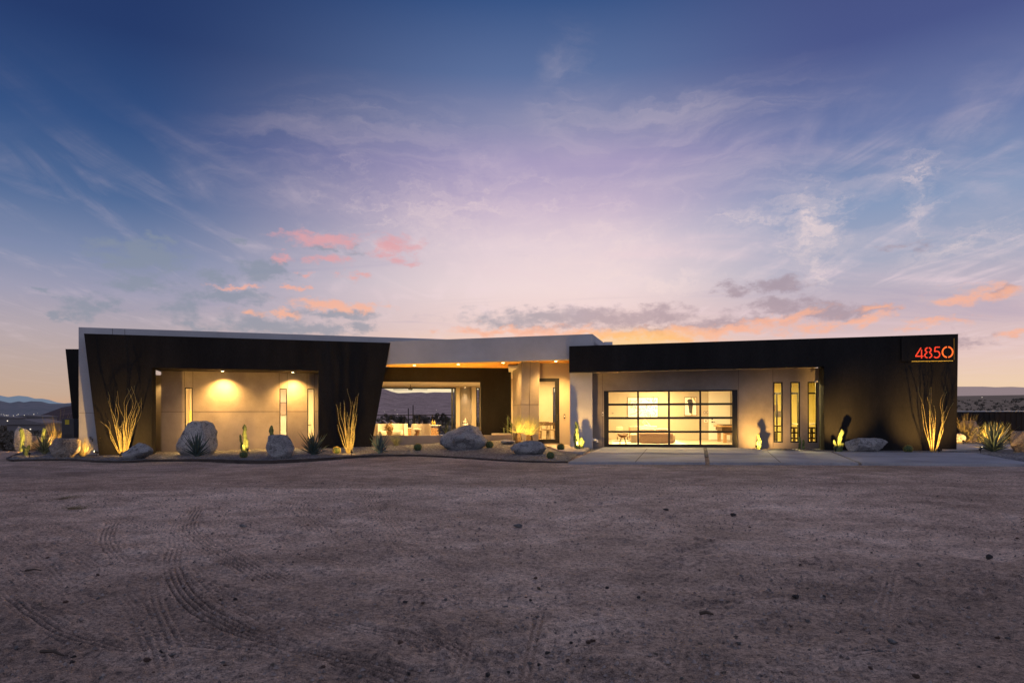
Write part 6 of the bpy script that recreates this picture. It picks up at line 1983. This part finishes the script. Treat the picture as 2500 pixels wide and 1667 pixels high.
for q in [(594, 1286, 24, 0, 'flat pale stone alone in the middle of the left half'), (1265, 1286, 30, 0, 'broad grey stone near the middle of the lot'), (1626, 1247, 20, 2, 'dark flat stone just beyond the middle, right of centre'), (1790, 1260, 22, 2, 'dark flat stone in the far right half of the lot'),
          (2413, 1363, 26, 2, 'dark stone toward the right edge of the lot'), (1943, 1460, 28, 2, 'dark oblong stone in the right half, beside a rounder one'), (2010, 1458, 18, 2, 'round dark stone beside the dark oblong one'), (1797, 1558, 20, 2, 'round dark stone in the right foreground'),
          (2178, 1568, 28, 0, 'flat grey stone in the right foreground'), (1972, 1517, 18, 0, 'small grey stone behind the right foreground stones'), (1484, 1645, 22, 0, 'pale flat stone at the very bottom, right of centre'), (977, 1572, 26, 3, 'reddish peaked stone in the centre foreground'),
          (620, 1536, 9, 3, 'small reddish pebble on the deepest tyre track'), (573, 1465, 18, 2, 'dark jagged stone right of the deepest tyre track'), (360, 1612, 22, 3, 'reddish stone at the bottom left'), (1054, 1638, 18, 0, 'rounded stone at the bottom centre'), (990, 1471, 18, 2, 'dark stone in the centre, left of the middle'), (160, 1470, 14, 3, 'reddish stone at far left on the lot')]:
    stone(*q)
rg = random.Random(77)
for k in range(250):
    px = rg.uniform(-60, 2560); py = 1190 + 470*rg.random()**0.75
    if rg.random() < .35 and px < 1250: px += 1100
    w = rg.uniform(5, 14.5)*(0.55 + (py-1190)/470*.95)
    stone(px, py, w, rg.choice([0, 1, 2, 3, 4, 5, 6, 7, 4, 0]), 'small loose stone scattered on the dirt lot', 'small loose stones scattered on the dirt lot')
# finer pebbles nobody could count
mb = MB(); rg = random.Random(78)
pts = []
for k in range(22000):
    Yp = 2.2 + 11*rg.random()**1.5; xp = rg.uniform(-1, 1)*(Yp*.85+.5)
    if mnoise.noise(Vector((xp*.6, Yp*.6, 3))) + rg.uniform(-.4, .4) < -.05: continue
    pts.append((xp, Yp))
zs = dirt_base(np.array([q[0] for q in pts]), np.array([q[1] for q in pts]))
for (xp, Yp), zp in zip(pts, zs):
    r = .004 + .014*rg.random()**3
    o_ = [Vector((xp+rg.uniform(-1, 1)*r*.3 + r*math.cos(a), Yp + r*.8*math.sin(a), zp+.004)) for a in (0.3, 1.9, 3.4, 4.9)]
    mb.add(o_ + [Vector((xp, Yp, zp + r*rg.uniform(.7, 1.3)+.006))], [(0, 1, 4), (1, 2, 4), (2, 3, 4), (3, 0, 4)])
M['pebble'] = mat('pebbles', (0.22, 0.18, 0.165), 0.85, .75, 25, 0, col2=(0.38, 0.32, 0.29))
tag(mb.build('pebbles', M['pebble'], fix=False), kind='stuff')
def stick(a, b, r, label):
    p, q = atz(*a, -.06), atz(*b, -.06)
    for v in (p, q): v.z = gz(v.x, v.y) + r + .012
    m_ = (p+q)/2 + Vector((.0, .012, .008))
    tag(MB().tube([p, m_, q], [r, r*.9, r*.5], 6).build('stick', M['stick'], loc=p), label, 'stick', 'dry sticks on the dirt lot')
stick((61, 1393), (101, 1392), .008, 'straight dry stick lying at far left')
stick((100, 1594), (155, 1605), .010, 'curved dry stick at the bottom left')
stick((1708, 1499), (1742, 1502), .012, 'short dark stick in the right half of the lot')
def tuft(px, py, w_px, label, seed):
    p = atz(px, py, -.05); p.z = gz(p.x, p.y); rg = random.Random(seed); W = w_px/F*p.y
    mb = MB()
    for k in range(70):
        a = rg.uniform(0, 6.28); el = R(rg.uniform(3, 30)); c = p + Vector((rg.uniform(-.5, .5)*W, rg.uniform(-.3, .3)*W, .005))
        leaf_strip(mb, c, Vector((math.cos(a)*math.cos(el), math.sin(a)*math.cos(el), math.sin(el))), None, rg.uniform(.1, .28), .008, -.3, 0, 4, .2, .2, lambda t: 1-.7*t)
    tag(mb.build('dry_tuft', M['grassm'], loc=p, fix=False), label, 'dry grass')
tuft(186, 1232, 40, 'flattened tuft of dry grass at the left of the lot', 1)
tuft(163, 1212, 20, 'smaller tuft of dry grass just beyond the flattened one', 2)

# scrub on the slope below the pad and on the plain
mb = MB(); rg = random.Random(91)
for k in range(4600):
    side = rg.random()
    azp = rg.uniform(-.76, -.55) if side < .5 else (rg.uniform(.56, .74) if side < .75 else rg.uniform(-.25, .02))
    r = 32*(1500/32)**(rg.random()**1.15)
    x, y = r*math.sin(azp), r*math.cos(azp)
    if y < 33: continue
    z = float(plain_z(np.array([r]), np.array([azp]))[0])
    s_ = rg.uniform(.25, .9)*(1 + r/350)
    nf = 26 if r < 150 else 8
    for f in range(nf):
        d = Vector((rg.gauss(0, 1), rg.gauss(0, 1), abs(rg.gauss(0, .7)))).normalized()
        c = Vector((x, y, z)) + Vector((d.x*s_, d.y*s_, d.z*s_*.8))*rg.uniform(.4, 1)
        u_ = Vector((rg.uniform(-1, 1), rg.uniform(-1, 1), rg.uniform(-1, 1))).normalized()*s_*(.28 if nf > 10 else .6)
        v_ = u_.cross(d).normalized()*s_*(.22 if nf > 10 else .5)
        mb.add([c-u_, c+v_, c+u_+d*.1*s_], [(0, 1, 2)])
tag(mb.build('desert_scrub', M['scrub'], fix=False), kind='stuff')
# a few trees on the plain seen through the living room
def far_tree(px, Y, h, label, seed):
    a = ray(px, 1012)[0]; x = a*Y
    r = math.hypot(x, Y); z = float(plain_z(np.array([r]), np.array([math.atan2(x, Y)]))[0])
    rg = random.Random(seed); p = Vector((x, Y, z))
    t = thing('desert_tree', label, 'tree', p, 'dark trees on the plain behind the house')
    tk = MB().tube([p-Vector((0, 0, .3)), p+Vector((.1, 0, h*.45)), p+Vector((0, 0, h*.8))], [.22, .15, .05], 7)
    for k in range(4):
        a_ = k*1.6; tk.tube([p+Vector((0, 0, h*.3+.1*k)), p+Vector((math.cos(a_)*h*.25, math.sin(a_)*h*.25, h*.6))], [.09, .03], 5)
    tk.build('trunk', M['trunk'], t)
    mb = MB()
    cl = [(Vector((rg.gauss(0, .28), rg.gauss(0, .28), rg.uniform(.4, .9)))*h, rg.uniform(.14, .26)*h) for _ in range(11)]
    for c, rr in cl:
        for k in range(60):
            d = Vector((rg.gauss(0, 1), rg.gauss(0, 1), rg.gauss(0, .8))).normalized(); q = p + c + d*rr*rg.uniform(.5, 1)
            u_ = Vector((rg.uniform(-1, 1), rg.uniform(-1, 1), rg.uniform(-1, 1)))*.07*h
            mb.add([q-u_, q+u_.cross(d), q+u_], [(0, 1, 2)])
    mb.build('crown', M['scrub'], t, fix=False)
for k, (px, Y_, h, lab) in enumerate([(944, 130, 4.2, 'dark tree behind the fence, leftmost in the living room view'), (964, 140, 5.0, 'tall dark tree left of the slim dead trunk'), (978, 120, 3.6, 'smaller tree beside the tall dark tree'), (1022, 150, 4.4, 'bushy dark tree in the middle of the view'), (1037, 135, 3.8, 'low dark tree right of the middle'), (1056, 160, 4.2, 'dark tree over the log rack'), (1080, 125, 4.6, 'round dark tree near the stacked sliding doors'), (1093, 140, 3.4, 'small tree at the right edge of the view')]):
    far_tree(px, Y_*1.5, h*.85, lab, 300+k)
for px, Y_, h, lab in ((997, 110, 4.6, 'thicker bare pole on the plain behind the fence'), (1008.5, 115, 5.2, 'thin bare pole on the plain behind the fence')):
    a = ray(px, 1012)[0]; p = Vector((a*Y_, Y_, -2.2))
    tag(MB().tube([p, p+Vector((0, 0, h))], [.12, .08], 6).build('utility_pole', M['stick'], loc=p), lab, 'pole')
# far houses and the lights of the valley
def far_house(px, py, Y, w, h, label):
    p = at(px, py, Y)
    t = thing('far_house', label, 'house', p, 'far houses in the valley')
    MB().cube((p.x, p.y, p.z+h/2-.5), (w, 6, h+1)).build('wall', M['farhouse'], t)
    mb = MB(); mb.prism([(p.x-w/2-.3, p.y-3.3, p.z+h), (p.x+w/2+.3, p.y-3.3, p.z+h), (p.x+w/2+.3, p.y-3.3, p.z+h+.3), (p.x, p.y-3.3, p.z+h+1.0), (p.x-w/2-.3, p.y-3.3, p.z+h+.3)], (0, 6.6, 0)); mb.build('roof', M['farhouse'], t)
    MB().cube((p.x+w*.2, p.y-3.05, p.z+h*.5), (Y*.0013, .08, Y*.0013)).build('window', M['townlight'], t)
far_house(81, 1031, 300, 13, 2.4, 'low lit house below the dark hill, right one')
far_house(18, 1033, 290, 12, 2.2, 'low pale house at the left edge of the valley')
far_house(88, 1057, 120, 6, 1.6, 'pale roof low on the slope behind the lit boulders')
far_house(106, 1029, 320, 9, 2.2, 'small pale house left of the cabinet in the valley')
mb = MB(); rg = random.Random(5)
def tl(px, py, Y, s_):
    p = at(px, py, Y)
    mb.add([p+Vector((-s_, 0, 0)), p+Vector((0, 0, -s_)), p+Vector((s_, 0, 0)), p+Vector((0, 0, s_)), p+Vector((0, -s_, 0)), p+Vector((0, s_, 0))], [(0, 1, 4), (1, 2, 4), (2, 3, 4), (3, 0, 4), (1, 0, 5), (2, 1, 5), (3, 2, 5), (0, 3, 5)])
for k in range(75): tl(rg.uniform(-60, 110), rg.uniform(1009, 1025), 1400, rg.uniform(.2, .9)*rg.random()+.15)
for px, py, s_ in ((59.6, 1013.8, 1.1), (0, 1019, 1.3), (21.6, 1024, 1.5), (52, 1022, .9), (3, 1024, 1.0)): tl(px, py, 1400, s_)
for k in range(26): tl(rg.uniform(2335, 2520), rg.uniform(974, 999), 1500, rg.uniform(.2, .6))
for px, py, s_ in ((2397.6, 970.8, 1.6), (2434.4, 992.5, 1.7), (2374, 980.5, 1.3), (2452, 984, 1.1), (2343, 987, 1.5), (2412, 971, .9)): tl(px, py, 1500, s_)
for k in range(22): tl(rg.uniform(930, 1100), rg.uniform(1000, 1030), 420, rg.uniform(.05, .16))
tag(mb.build('town_lights', M['townlight'], fix=False), kind='stuff')
